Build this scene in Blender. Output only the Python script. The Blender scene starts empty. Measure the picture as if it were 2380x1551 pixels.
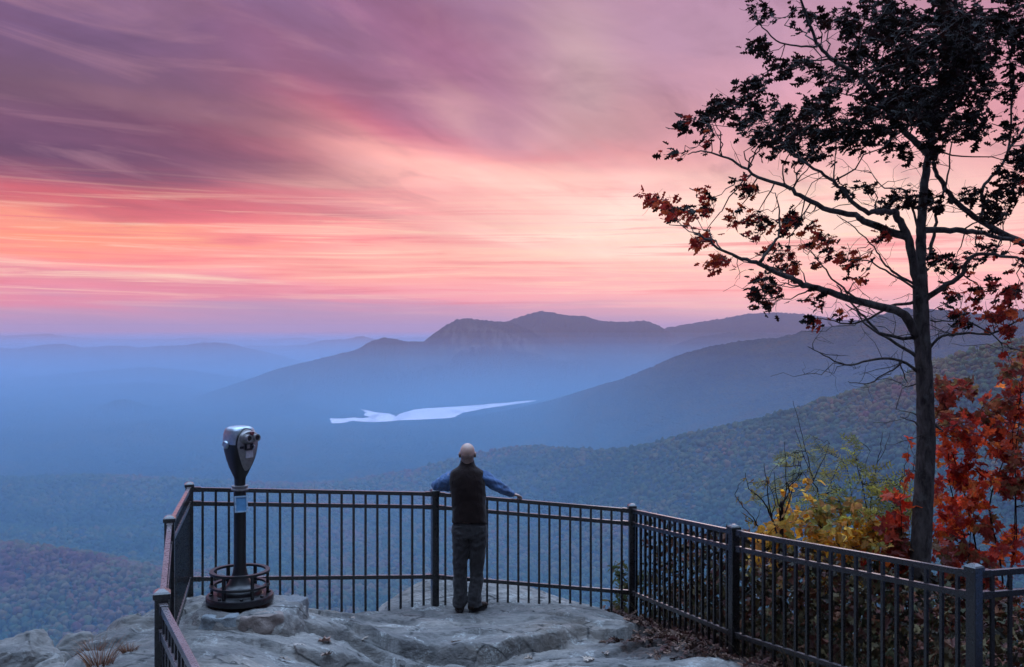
import bpy, bmesh, math, random
import numpy as np
from mathutils import Vector, Matrix, Euler

random.seed(7)
scene = bpy.context.scene
COL = scene.collection
EYE = 3.0                       # camera height above the look-out rock
FPX = 2334.0                    # focal length in pixels of a 2380 wide picture

# ------------------------------------------------------------------ helpers
def lin(r, g, b):
    def f(c):
        c /= 255.0
        return c / 12.92 if c <= 0.04045 else ((c + 0.055) / 1.055) ** 2.4
    return (f(r), f(g), f(b), 1.0)

def P(x, y, d):
    """point at depth d seen in direction of picture column x / row y"""
    return Vector(((x - 1190) / FPX * d, d, EYE + (770 - y) / FPX * d))

def tag(o, label=None, cat=None, group=None, kind=None):
    if label: o['label'] = label
    if cat: o['category'] = cat
    if group: o['group'] = group
    if kind: o['kind'] = kind
    return o

def empty(name, loc=(0, 0, 0), rz=0.0):
    o = bpy.data.objects.new(name, None)
    o.empty_display_size = 0.1
    o.location = loc
    o.rotation_euler = (0, 0, rz)
    COL.objects.link(o)
    return o

def link_mesh(name, me, mats, parent=None, smooth=False):
    if not isinstance(mats, (list, tuple)): mats = [mats]
    for m in mats: me.materials.append(m)
    if smooth:
        me.polygons.foreach_set('use_smooth', [True] * len(me.polygons))
    o = bpy.data.objects.new(name, me)
    COL.objects.link(o)
    if parent: o.parent = parent
    return o

def np_mesh(name, co, faces, smooth=True):
    """co (n,3) float, faces (m,k) int with equal k"""
    me = bpy.data.meshes.new(name)
    co = np.asarray(co, dtype=np.float32); faces = np.asarray(faces, dtype=np.int32)
    m, k = faces.shape
    me.vertices.add(len(co)); me.vertices.foreach_set('co', co.ravel())
    me.loops.add(m * k); me.loops.foreach_set('vertex_index', faces.ravel())
    me.polygons.add(m)
    me.polygons.foreach_set('loop_start', np.arange(0, m * k, k, dtype=np.int32))
    me.polygons.foreach_set('use_smooth', np.full(m, smooth, dtype=bool))
    me.update(calc_edges=True)
    return me

def set_color(me, name, rgb):
    """per-vertex colour attribute"""
    a = me.attributes.new(name, 'FLOAT_COLOR', 'POINT')
    c = np.ones((len(rgb), 4), dtype=np.float32); c[:, :3] = rgb
    a.data.foreach_set('color', c.ravel())

# ---- numpy noise
def _hash(ix, iy, seed):
    h = (ix.astype(np.int64) * 374761393 + iy.astype(np.int64) * 668265263 + seed * 1442695041) & 0xffffffff
    h = ((h ^ (h >> 13)) * 1274126177) & 0xffffffff
    return ((h ^ (h >> 16)) & 0xffff) / 65535.0

def vnoise(x, y, seed=0):
    ix = np.floor(x); iy = np.floor(y); fx = x - ix; fy = y - iy
    ux = fx * fx * fx * (fx * (fx * 6 - 15) + 10); uy = fy * fy * fy * (fy * (fy * 6 - 15) + 10)
    def g(dx, dy):
        a = _hash(ix + dx, iy + dy, seed) * 2 * np.pi
        return np.cos(a) * (fx - dx) + np.sin(a) * (fy - dy)
    a, b, c, d = g(0, 0), g(1, 0), g(0, 1), g(1, 1)
    return 1.5 * ((a * (1 - ux) + b * ux) * (1 - uy) + (c * (1 - ux) + d * ux) * uy)

def fbm(x, y, oct=5, seed=0, gain=.5, lac=2.03):
    s = 0.0; a = 1.0
    for i in range(oct):
        s = s + a * vnoise(x, y, seed + i * 17); a *= gain
        x, y = (x * .8 - y * .6) * lac, (x * .6 + y * .8) * lac
    return s

def sstep(a, b, x):
    t = np.clip((x - a) / (b - a), 0, 1); return t * t * (3 - 2 * t)

# ---- node helpers
class NT:
    def __init__(s, tree): s.t = tree; s.n = tree.nodes; s.l = tree.links
    def new(s, kind, **kw):
        n = s.n.new(kind)
        for k, v in kw.items(): setattr(n, k, v)
        return n
    def put(s, sock, v):
        if hasattr(v, 'is_linked') or isinstance(v, bpy.types.NodeSocket): s.l.new(v, sock)
        elif v is not None: sock.default_value = v
    def math(s, op, a, b=None, c=None, clamp=False):
        n = s.new('ShaderNodeMath', operation=op); n.use_clamp = clamp
        s.put(n.inputs[0], a)
        if b is not None: s.put(n.inputs[1], b)
        if c is not None: s.put(n.inputs[2], c)
        return n.outputs[0]
    def mix(s, fac, a, b, blend='MIX'):
        n = s.new('ShaderNodeMix', data_type='RGBA', blend_type=blend)
        s.put(n.inputs[0], fac); s.put(n.inputs[6], a); s.put(n.inputs[7], b)
        return n.outputs[2]
    def ramp(s, fac, stops, interp='LINEAR'):
        n = s.new('ShaderNodeValToRGB'); r = n.color_ramp; r.interpolation = interp
        while len(r.elements) < len(stops): r.elements.new(.5)
        for e, (p, c) in zip(r.elements, stops): e.position = p; e.color = c if len(c) == 4 else (*c, 1)
        s.put(n.inputs[0], fac); return n.outputs[0]
    def fac(s, f, lo, hi, tlo=0., thi=1.):
        n = s.new('ShaderNodeMapRange'); s.put(n.inputs[0], f)
        for i, v in enumerate((lo, hi, tlo, thi)): n.inputs[i + 1].default_value = v
        return n.outputs[0]
    def noise(s, vec, scale, detail=4, rough=.55, dist=0., out=0):
        n = s.new('ShaderNodeTexNoise'); s.put(n.inputs['Vector'], vec)
        n.inputs['Scale'].default_value = scale; n.inputs['Detail'].default_value = detail
        n.inputs['Roughness'].default_value = rough; n.inputs['Distortion'].default_value = dist
        return n.outputs[out]
    def voro(s, vec, scale, feature='F1', rnd=1., out=0):
        n = s.new('ShaderNodeTexVoronoi', feature=feature); s.put(n.inputs['Vector'], vec)
        n.inputs['Scale'].default_value = scale; n.inputs['Randomness'].default_value = rnd
        return n.outputs[out]
    def mapping(s, vec, scale=(1, 1, 1), rot=(0, 0, 0), loc=(0, 0, 0)):
        n = s.new('ShaderNodeMapping'); s.put(n.inputs[0], vec)
        n.inputs['Scale'].default_value = scale; n.inputs['Rotation'].default_value = rot; n.inputs['Location'].default_value = loc
        return n.outputs[0]
    def comb(s, x, y, z=0.):
        n = s.new('ShaderNodeCombineXYZ'); s.put(n.inputs[0], x); s.put(n.inputs[1], y); s.put(n.inputs[2], z)
        return n.outputs[0]
    def bump(s, h, strength=.5, dist=.02, normal=None):
        n = s.new('ShaderNodeBump'); s.put(n.inputs['Height'], h)
        n.inputs['Strength'].default_value = strength; n.inputs['Distance'].default_value = dist
        if normal is not None: s.put(n.inputs['Normal'], normal)
        return n.outputs[0]

def material(name):
    m = bpy.data.materials.new(name); m.use_nodes = True
    t = NT(m.node_tree)
    b = m.node_tree.nodes['Principled BSDF']
    return m, t, b

def simple(name, col, rough=.6, metal=0., spec=.5, var=.15, nscale=20., bump=0., bdist=.002):
    """plain material with slight tone variation and micro-bump"""
    m, t, b = material(name)
    tc = t.new('ShaderNodeTexCoord').outputs['Object']
    n = t.noise(tc, nscale, 5, .6)
    c = t.mix(t.fac(n, .3, .7), tuple(v * (1 - var) for v in col[:3]) + (1,), tuple(min(1, v * (1 + var)) for v in col[:3]) + (1,))
    t.put(b.inputs['Base Color'], c)
    t.put(b.inputs['Roughness'], t.fac(n, .25, .75, max(.02, rough - .08), min(1, rough + .08)))
    b.inputs['Metallic'].default_value = metal
    b.inputs['Specular IOR Level'].default_value = spec
    if bump: t.put(b.inputs['Normal'], t.bump(t.noise(tc, nscale * 3, 4, .6), bump, bdist))
    return m

# ------------------------------------------------------------------ camera
cam_d = bpy.data.cameras.new('camera'); cam = bpy.data.objects.new('camera', cam_d); COL.objects.link(cam)
cam.location = (0, 0, EYE); cam.rotation_euler = (math.radians(90), 0, 0)
cam_d.sensor_width = 36; cam_d.lens = FPX / 2380 * 36; cam_d.shift_y = -5.5 / 2380
cam_d.clip_start = .1; cam_d.clip_end = 200000
scene.camera = cam
scene.view_settings.view_transform = 'Standard'; scene.view_settings.look = 'None'
scene.view_settings.exposure = 0; scene.view_settings.gamma = 1
scene.render.engine = 'CYCLES'
scene.cycles.use_denoising = True
scene.cycles.max_bounces = 6; scene.cycles.diffuse_bounces = 2; scene.cycles.glossy_bounces = 2
scene.cycles.transmission_bounces = 3; scene.cycles.transparent_max_bounces = 8; scene.cycles.volume_bounces = 3
scene.cycles.caustics_reflective = False; scene.cycles.caustics_refractive = False
# ------------------------------------------------------------------ sky (after-glow cloud deck, by direction only)
SUN_AZ = math.radians(14); SUN_EL = math.radians(3.0)
world = bpy.data.worlds.new('World'); scene.world = world; world.use_nodes = True
def build_sky():
    t = NT(world.node_tree); n = world.node_tree.nodes
    for x in list(n): n.remove(x)
    d = t.new('ShaderNodeTexCoord').outputs['Generated']
    sep = t.new('ShaderNodeSeparateXYZ'); t.put(sep.inputs[0], d)
    dx, dy, dz = sep.outputs
    az = t.math('ARCTAN2', dx, dy); el = t.math('ARCSINE', dz)
    A = t.math('MULTIPLY', az, FPX); E = t.math('MULTIPLY', el, FPX)        # direction in units of 1/2334 rad
    # streaky cloud noise: very wide and thin near the horizon, opening up overhead
    zz = t.math('ADD', t.math('MAXIMUM', dz, 0.0), .10)
    px = t.math('DIVIDE', dx, zz); py = t.math('DIVIDE', dy, zz)
    def fan(a, kx, ky, off):                                              # streaks that run towards direction a on the horizon
        a = math.radians(a); sa, ca = math.sin(a), math.cos(a)
        xs = t.math('MULTIPLY_ADD', px, sa * kx, t.math('MULTIPLY', py, ca * kx))
        ys = t.math('MULTIPLY_ADD', px, ca * ky, t.math('MULTIPLY', py, -sa * ky))
        return t.comb(xs, ys, off)
    big = t.noise(fan(20, .35, 1.0, 1.3), 1.15, 5, .55, .9)
    fine = t.noise(fan(28, .25, 1.1, 5.1), 2.0, 5, .55, 1.0)
    flat = t.noise(t.comb(t.math('MULTIPLY', az, 1.3), t.math('MULTIPLY', el, 18.0)), 2.0, 4, .5, .9)
    flat2 = t.noise(t.comb(t.math('MULTIPLY', az, 2.2), t.math('MULTIPLY', el, 74.0), 3.7), 2.0, 6, .62, .8)
    wE = t.math('ADD', E, t.math('ADD', t.math('MULTIPLY', t.fac(flat, .2, .8, -44, 44), t.fac(E, 200, 480, 1., .45)), t.math('MULTIPLY', t.fac(big, .2, .8, -80, 80), t.fac(E, 200, 700, .08, 1.))))
    wA = t.math('ADD', A, t.math('MULTIPLY', t.fac(fine, .2, .8, -70, 70), t.fac(E, 60, 600, .4, 1.)))
    S = lambda v: (v + 300) / 4000.0
    stops = [(-300, (120, 110, 160)), (0, (166, 134, 172)), (40, (186, 140, 170)), (66, (216, 144, 166)), (88, (246, 150, 160)),
             (160, (255, 162, 152)), (225, (252, 140, 138)), (300, (238, 126, 130)), (390, (192, 102, 122)), (500, (164, 100, 130)),
             (640, (150, 104, 140)), (770, (143, 107, 146)), (960, (140, 116, 158)), (1500, (140, 130, 180)), (3690, (140, 150, 200))]
    col = t.ramp(t.math('DIVIDE', t.math('ADD', wE, 300), 4000), [(S(p), lin(*c)) for p, c in stops])
    blobs = [  # x, y (direction), rx, ry, tilt, colour, strength
        (1900, 320, 620, 300, 0, (242, 170, 178), .8), (1650, 90, 420, 170, 0, (172, 138, 164), .75),
        (60, 60, 560, 210, 0, (101, 76, 110), .85), (80, 210, 420, 70, 0, (106, 80, 100), .6),
        (120, 345, 520, 78, 0, (84, 57, 88), .92), (480, 375, 330, 42, 6, (112, 68, 98), .6),
        (380, 272, 260, 26, -6, (150, 106, 116), .45), (760, 180, 260, 46, -24, (142, 88, 116), .5),
        (860, 282, 180, 34, -8, (196, 92, 116), .55), (660, 345, 190, 26, -3, (176, 92, 112), .5),
        (1010, 130, 300, 60, -32, (158, 96, 130), .55), (1330, 200, 110, 170, 8, (204, 172, 172), .6), (1080, 255, 90, 34, -20, (196, 152, 152), .5), (850, 410, 170, 28, 6, (196, 150, 146), .5), (560, 600, 500, 14, -1, (255, 184, 156), .4), (330, 600, 420, 22, 0, (244, 112, 120), .6), (760, 560, 300, 20, 0, (252, 128, 132), .6), (620, 470, 260, 26, 2, (196, 96, 116), .6),
        (1390, 300, 240, 42, 14, (196, 146, 152), .5), (1180, 290, 50, 130, 30, (150, 110, 138), .35),
        (1010, 385, 250, 46, -12, (255, 176, 166), .85), (1270, 440, 340, 50, -8, (255, 188, 176), .85),
        (760, 425, 150, 26, -4, (206, 140, 138), .5), (1330, 372, 260, 26, -4, (232, 132, 142), .55),
        (120, 462, 420, 36, 0, (196, 82, 94), .75), (90, 545, 300, 36, 0, (255, 146, 108), .85),
        (60, 505, 160, 12, -4, (250, 160, 128), .5), (420, 540, 220, 12, -3, (255, 168, 128), .55),
        (800, 497, 120, 14, 0, (166, 90, 118), .6), (620, 505, 240, 20, 0, (240, 108, 112), .5),
        (1480, 520, 460, 80, 0, (255, 208, 194), .9), (1570, 588, 340, 15, 0, (255, 248, 232), .95), (1350, 555, 200, 10, -2, (255, 236, 214), .7),
        (1950, 540, 500, 130, 0, (255, 220, 206), .9), (1150, 600, 420, 22, 0, (255, 184, 164), .6),
        (880, 640, 420, 18, -1, (255, 170, 150), .5), (200, 660, 420, 16, -2, (206, 112, 130), .5),
        (250, 690, 420, 12, 0, (232, 118, 136), .5), (1700, 660, 500, 40, 0, (255, 172, 172), .5),
        (2250, 640, 500, 60, 0, (255, 170, 172), .5)]
    for x, y, rx, ry, rot, c, k in blobs:
        ax = math.atan((x - 1190) / FPX) * FPX; ey = math.atan((770 - y) / FPX * math.cos(ax / FPX)) * FPX
        u = t.math('SUBTRACT', wA, ax); v = t.math('SUBTRACT', wE, ey)
        cr, sr = math.cos(math.radians(rot)), math.sin(math.radians(rot))
        p = t.math('MULTIPLY_ADD', u, cr / rx, t.math('MULTIPLY', v, sr / rx))
        q = t.math('MULTIPLY_ADD', u, -sr / ry, t.math('MULTIPLY', v, cr / ry))
        r2 = t.math('MULTIPLY_ADD', p, p, t.math('MULTIPLY', q, q))
        g = t.math('POWER', 2.718, t.math('MULTIPLY', r2, -.8))
        col = t.mix(t.math('MULTIPLY', g, k), col, lin(*c))
    wisp = t.noise(fan(34, .42, 1.0, 9.4), 2.4, 6, .58, 1.3); up = t.fac(E, 170, 380)
    col = t.mix(t.math('MULTIPLY', t.fac(wisp, .52, .76), t.math('MULTIPLY', up, .34)), col, lin(206, 150, 160))
    col = t.mix(t.math('MULTIPLY', t.fac(wisp, .48, .26), t.math('MULTIPLY', up, .36)), col, lin(108, 72, 100))
    # wispy bright / dark streaks
    amp = t.math('MULTIPLY', t.fac(E, 40, 420, 0., 1.), t.fac(E, 900, 1600, 1., .3))
    lowm = t.math('MULTIPLY', t.fac(E, 30, 90, 0., 1.), t.fac(E, 230, 360, 1., 0.))
    col = t.mix(t.math('MULTIPLY', t.fac(flat2, .52, .74), t.math('MULTIPLY', lowm, .85)), col, lin(255, 214, 186))
    col = t.mix(t.math('MULTIPLY', t.fac(flat2, .47, .28), t.math('MULTIPLY', lowm, .75)), col, lin(226, 104, 120))
    s1 = t.math('MULTIPLY_ADD', t.math('MULTIPLY', t.math('SUBTRACT', fine, .5), amp), .50, 1.12)
    s2 = t.math('MULTIPLY_ADD', t.math('MULTIPLY', t.math('SUBTRACT', big, .5), amp), .55, 1.0)
    soft = t.noise(t.comb(t.math('MULTIPLY', az, 1.0), t.math('MULTIPLY', el, 2.6), 8.2), 5.0, 4, .55, .8)
    s3 = t.math('MULTIPLY_ADD', t.math('MULTIPLY', t.math('SUBTRACT', soft, .5), amp), .55, 1.0)
    k = t.math('MULTIPLY', t.math('MULTIPLY', s1, s2), s3)
    vm = t.new('ShaderNodeVectorMath', operation='SCALE'); t.put(vm.inputs[0], col); t.put(vm.inputs['Scale'], k)
    col = vm.outputs[0]
    # twilight: dusky behind the viewer, the clear blue vault brightest overhead
    col = t.mix(t.math('MULTIPLY', t.fac(t.math('ABSOLUTE', az), .8, 1.7), .95), col, lin(66, 70, 98))
    back = t.fac(t.math('ABSOLUTE', az), .8, 1.7)
    col = t.mix(t.math('MULTIPLY', t.fac(E, 1000, 1950), t.math('MAXIMUM', t.fac(E, 1900, 2700), t.math('SUBTRACT', 1.0, back))), col, (2.25, 3.2, 4.95, 1))
    sky = t.new('ShaderNodeTexSky', sky_type='NISHITA'); sky.sun_disc = False
    sky.sun_elevation = SUN_EL; sky.sun_rotation = SUN_AZ; sky.altitude = 900
    bg1 = t.new('ShaderNodeBackground'); t.put(bg1.inputs[0], col); bg1.inputs[1].default_value = 1.0
    bg2 = t.new('ShaderNodeBackground'); t.put(bg2.inputs[0], sky.outputs[0]); bg2.inputs[1].default_value = .004
    add = t.new('ShaderNodeAddShader'); t.l.new(bg1.outputs[0], add.inputs[0]); t.l.new(bg2.outputs[0], add.inputs[1])
    out = t.new('ShaderNodeOutputWorld'); t.l.new(add.outputs[0], out.inputs[0])
build_sky()
world.cycles.sampling_method = 'MANUAL'; world.cycles.sample_map_resolution = 1024

sd = bpy.data.lights.new('sun', 'SUN'); sun = bpy.data.objects.new('sun', sd); COL.objects.link(sun)
sd.energy = .10; sd.angle = math.radians(16); sd.color = (1.0, .88, .86)
sun.rotation_euler = (math.radians(90) - SUN_EL - math.radians(5), 0, math.pi - SUN_AZ)
# ------------------------------------------------------------------ far country: valley, ridges, lake, woods, air
FLOOR = -500.0
def ridge(pts):
    a = np.array(pts, dtype=float); return a[:, 0], a[:, 1], a[:, 2]
RIDGES = [  # crest (column, row, depth), front width, back width, crest roughness
    ([(380, 950, 6500), (430, 938, 6700), (520, 905, 6900), (640, 862, 7200), (760, 832, 7500), (830, 815, 7700), (862, 796, 7800), (890, 787, 7900), (915, 790, 7900), (950, 797, 8000), (985, 795, 8000),
      (1010, 776, 8100), (1040, 756, 8200), (1060, 745, 8200), (1080, 742, 8200), (1110, 745, 8200), (1190, 752, 8400), (1230, 768, 8400), (1280, 800, 8300), (1350, 850, 8000), (1420, 890, 7600), (1470, 930, 7000)], 1500, 900),
    ([(1060, 800, 8900), (1120, 770, 9500), (1180, 749, 9500), (1215, 736, 9500), (1255, 725, 9500), (1290, 730, 9500), (1320, 735, 9500), (1360, 737, 9500), (1390, 748, 9500), (1420, 750, 9500),
      (1460, 750, 9500), (1500, 747, 9400), (1530, 758, 9300), (1560, 778, 9200), (1620, 812, 9000), (1700, 840, 8800)], 2600, 1500),
    ([(1420, 800, 9900), (1530, 768, 9900), (1600, 755, 9900), (1680, 742, 9900), (1740, 731, 9900), (1800, 728, 9900), (1880, 733, 9900), (1960, 745, 9900), (2100, 758, 9900), (2500, 740, 9900)], 3000, 2000),
    ([(1480, 850, 8400), (1560, 806, 8200), (1620, 786, 8100), (1693, 775, 8000), (1760, 776, 7900), (1830, 781, 7800), (1960, 800, 7500), (2200, 830, 7000)], 2400, 900),
    ([(900, 985, 5300), (1028, 975, 5420), (1085, 969, 5500), (1199, 953, 5600), (1250, 941, 5600), (1301, 928, 5400), (1369, 905, 5000), (1449, 882, 4800), (1517, 854, 4650), (1573, 829, 4600), (1653, 806, 4500), (1732, 794, 4400),
      (1812, 786, 4300), (1869, 772, 4300), (1960, 755, 4250), (2050, 733, 4200), (2096, 718, 4200), (2164, 721, 4150), (2221, 724, 4100), (2300, 735, 4000), (2500, 700, 4000), (3000, 650, 4000)], 1900, 420),
    ([(700, 1160, 2700), (850, 1126, 2900), (950, 1102, 3000), (1028, 1082, 3000), (1113, 1060, 3000), (1199, 1048, 2950), (1256, 1044, 2900), (1312, 1049, 2750), (1392, 1056, 2550), (1460, 1052, 2450), (1511, 1041, 2400), (1596, 1019, 2300),
      (1681, 999, 2250), (1783, 976, 2180), (1869, 951, 2100), (1993, 914, 2050), (2107, 877, 2000), (2192, 842, 1950), (2290, 814, 1900), (2400, 790, 1850), (3000, 700, 1800)], 1050, 420),
    ([(170, 975, 5800), (215, 956, 5900), (245, 943, 6000), (268, 934, 6000), (287, 931, 6000), (310, 935, 6000), (345, 948, 6000), (400, 966, 6000)], 420, 420),
    ([(-400, 820, 13000), (0, 811, 13000), (45, 812, 13000), (100, 803, 13000), (150, 801, 13000), (195, 810, 13000), (250, 806, 13000), (300, 805, 13000), (320, 810, 13000), (375, 806, 13000), (440, 803, 13000), (475, 797, 13000),
      (525, 800, 13000), (575, 810, 13000), (625, 822, 13000), (700, 842, 12500), (760, 860, 12000)], 2200, 1500),
    ([(480, 830, 16500), (575, 804, 16500), (640, 806, 16500), (710, 802, 16500), (750, 792, 16500), (800, 790, 16500), (840, 782, 16500), (865, 788, 16500), (900, 795, 16500), (1000, 800, 16500), (1300, 800, 16500)], 2000, 1500),
    ([(-400, 790, 23000), (0, 782, 23000), (60, 780, 23000), (115, 777, 23000), (150, 783, 23000), (225, 789, 23000), (400, 789, 23000), (460, 785, 23000), (500, 790, 23000), (600, 792, 23000), (695, 786, 23000), (750, 793, 23000),
      (950, 786, 23000), (1300, 785, 23000), (2000, 775, 23000), (2600, 775, 23000)], 3500, 3000),
    ([(-300, 890, 9300), (25, 884, 9500), (150, 872, 9500), (250, 863, 9600), (350, 856, 9600), (450, 865, 9500), (560, 882, 9200), (640, 900, 8800)], 1500, 900),
    ([(-300, 905, 8000), (60, 912, 7900), (200, 900, 8000), (330, 892, 8000), (420, 900, 7900), (520, 925, 7600)], 1100, 700),
    ([(-300, 1010, 4500), (100, 1016, 4400), (260, 1006, 4500), (420, 1012, 4500), (560, 1022, 4400), (700, 1035, 4200)], 900, 600),
    ([(-300, 1120, 2900), (60, 1128, 2850), (240, 1118, 2900), (420, 1132, 2850), (620, 1150, 2700)], 700, 480),
    ([(-300, 1250, 1800), (0, 1285, 1750), (120, 1300, 1700), (260, 1330, 1650), (420, 1380, 1600)], 520, 420),
]
LAKE_PX = [(765, 973), (772, 985), (795, 984), (820, 978), (840, 981), (866, 982), (893, 981), (920, 978), (960, 977), (995, 975), (1030, 973.5), (1052, 971), (1064, 966), (1075, 960), (1100, 955), (1125, 950), (1160, 945), (1195, 940), (1225, 936), (1250, 931),
           (1222, 931.5), (1190, 935), (1150, 938.5), (1100, 942.5), (1060, 945.5), (1030, 947), (990, 949.5), (962, 952.5), (945, 957), (930, 962), (923, 966), (920, 970), (917, 966), (905, 962), (890, 960.5), (872, 958.5), (860, 955.5), (838, 951.5), (846, 955.5), (851, 959), (846, 965), (858, 970), (846, 972), (820, 971), (795, 973.5)]
LAKE = [((x - 1190) / FPX * (500 * FPX / (y - 770)), 500 * FPX / (y - 770)) for x, y in LAKE_PX]
def lake_dist(X, Y):
    """signed distance to the shore (negative inside), coarse"""
    inside = np.zeros(X.shape, bool); d = np.full(X.shape, 1e9)
    n = len(LAKE)
    for i in range(n):
        x0, y0 = LAKE[i]; x1, y1 = LAKE[(i + 1) % n]
        c = ((y0 > Y) != (y1 > Y)) & (X < (x1 - x0) * (Y - y0) / (y1 - y0 + 1e-9) + x0)
        inside ^= c
        ex, ey = x1 - x0, y1 - y0
        tt = np.clip(((X - x0) * ex + (Y - y0) * ey) / (ex * ex + ey * ey + 1e-9), 0, 1)
        d = np.minimum(d, np.hypot(X - x0 - tt * ex, Y - y0 - tt * ey))
    return np.where(inside, -d, d)

def terrain(X, Y):
    """ground height relative to the eye"""
    u = X / np.maximum(Y, 1.0); col = 1190 + FPX * u
    base = FLOOR + 26 * fbm(X / 900, Y / 900, 5, 3) + 9 * fbm(X / 160, Y / 160, 4, 9) + 12
    ld = np.full(X.shape, 1e9)
    sel = (Y > 4300) & (Y < 8400) & (X > -1500) & (X < 900)
    if sel.any(): ld[sel] = lake_dist(X[sel], Y[sel])
    flatn = sstep(30, 900, ld)
    base = FLOOR + 2.5 + (base - FLOOR - 2.5) * flatn
    h = base.copy()
    gully = fbm(X / 420, Y / 420, 5, 31); gul2 = fbm(X / 1300, Y / 1300, 4, 57)
    for pts, wf, wb in RIDGES:
        cx, cy, cd = ridge(pts)
        c = np.clip(col, cx[0], cx[-1])
        D = np.interp(c, cx, cd); row = np.interp(c, cx, cy)
        zc = (770 - row) / FPX * D
        off = np.where(col < cx[0], cx[0] - col, np.where(col > cx[-1], col - cx[-1], 0)) / FPX * D
        fade = np.exp(-(off / 500.0) ** 2)
        t = (Y - D)
        w = np.where(t < 0, wf * (1 + .35 * gul2), wb)
        s = np.abs(t) / w
        prof = np.where(t < 0, .55 * np.exp(-(s * 1.5) ** 2) + .45 * np.exp(-s * 2.2), np.exp(-(s * 1.2) ** 2))
        amp = np.maximum(zc - FLOOR, 0) * fade
        r = FLOOR + amp * prof + np.minimum(s, 1) * gully * .19 * amp * prof * np.where(t < 0, 1, .3)
        h = np.maximum(h, r) + 6 * np.exp(-np.abs(h - r) / 12.0) * (amp > 5) * np.minimum(s * 3, 1) * flatn
    h = np.where(ld < 0, FLOOR - 4, h)
    h = np.where((ld >= 0) & (ld < 40), np.minimum(h, FLOOR + 1.0 + ld * .05), h)
    h = np.where((ld >= 40) & (ld < 600), np.minimum(h, FLOOR + 3 + np.maximum(ld - 40, 0) * .045 + sstep(250, 600, ld) * 120), h)
    # foot of the cliff below the look-out
    r = np.hypot(X, Y)
    cl = np.interp(r, [0, 16, 24, 60, 150, 300, 600, 900, 1300], [-9, -12, -30, -75, -140, -235, -340, -420, -480])
    cl = cl + fbm(X / 60, Y / 60, 4, 77) * np.clip(r - 20, 0, 60) * .18
    k = sstep(500, 1300, r)
    low = np.minimum(h, -.34 * r - 25)
    return np.where(r < 1300, cl * (1 - k) + np.minimum(h, np.maximum(low, h) ) * k, h)

def grid_faces(nr, nc):
    i = np.arange((nr - 1) * (nc - 1)); r = i // (nc - 1); c = i % (nc - 1)
    a = r * nc + c
    return np.stack([a, a + 1, a + nc + 1, a + nc], 1)

uu = np.concatenate([np.linspace(-1, -.62, 40)[:-1], np.linspace(-.62, .62, 1000), np.linspace(.62, 1, 40)[1:]])
yy = np.concatenate([np.geomspace(4, 900, 60)[:-1], np.geomspace(900, 9800, 460)[:-1], np.geomspace(9800, 34000, 100)])
U, Yg = np.meshgrid(uu, yy); Xg = U * Yg
Zg = terrain(Xg, Yg)
canopy = fbm(Xg / 34, Yg / 34, 3, 5) * 4 + vnoise(Xg / 11, Yg / 11, 8) * 4
lsel = (Yg > 4300) & (Yg < 8400)
shore = np.full(Xg.shape, 1e9); shore[lsel] = lake_dist(Xg[lsel], Yg[lsel])
Zg = Zg + np.where(shore > 15, np.minimum(np.clip(4 + canopy, 0, 18) * np.interp(Yg, [0, 5000, 9000, 14000], [1, 1, 1.8, 2.4]), np.where(shore < 600, 1 + shore * .04, 60)), 0) * sstep(1500, 2200, Yg)
me = np_mesh('hills', np.stack([Xg, Yg, Zg + EYE], -1).reshape(-1, 3), grid_faces(*Xg.shape))

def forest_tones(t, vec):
    """canopy colours crown by crown, with blue haze put into the tones"""
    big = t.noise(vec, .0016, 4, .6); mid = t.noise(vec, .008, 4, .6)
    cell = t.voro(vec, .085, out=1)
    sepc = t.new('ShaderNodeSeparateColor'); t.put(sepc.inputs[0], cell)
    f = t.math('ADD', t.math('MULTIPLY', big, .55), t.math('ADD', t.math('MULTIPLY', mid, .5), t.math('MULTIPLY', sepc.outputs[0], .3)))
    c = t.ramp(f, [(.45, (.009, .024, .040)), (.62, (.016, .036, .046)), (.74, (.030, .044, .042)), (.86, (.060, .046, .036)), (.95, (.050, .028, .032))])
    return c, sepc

m_hill, t, b = material('wooded_hills')
vec = t.new('ShaderNodeTexCoord').outputs['Object']
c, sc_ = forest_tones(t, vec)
# bare granite face under the summit
geo = t.new('ShaderNodeNewGeometry'); sn = t.new('ShaderNodeSeparateXYZ'); t.put(sn.inputs[0], geo.outputs['Position'])
inx = t.math('MULTIPLY', t.fac(sn.outputs[0], -620, -480), t.fac(sn.outputs[0], 330, 120))
iny = t.math('MULTIPLY', t.fac(sn.outputs[1], 7500, 7650), t.fac(sn.outputs[1], 8180, 8120))
inz = t.math('MULTIPLY', t.fac(sn.outputs[2], -190, -130), t.fac(sn.outputs[2], 70, 20))
streak = t.noise(t.mapping(vec, (1, .3, .12)), .02, 5, .6)
c = t.mix(t.math('MULTIPLY', t.math('MULTIPLY', inx, t.math('MULTIPLY', iny, inz)), t.fac(streak, .45, .6, 0, .28)), c, (.24, .21, .19, 1))
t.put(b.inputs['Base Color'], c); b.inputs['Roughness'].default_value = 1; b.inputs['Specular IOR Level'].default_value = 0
t.put(b.inputs['Normal'], t.bump(t.math('SUBTRACT', 1, t.voro(vec, .085)), .9, 9.0))
hills = link_mesh('hills', me, m_hill); tag(hills, 'hazy wooded valley and blue mountain ridges', kind='structure')

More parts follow.
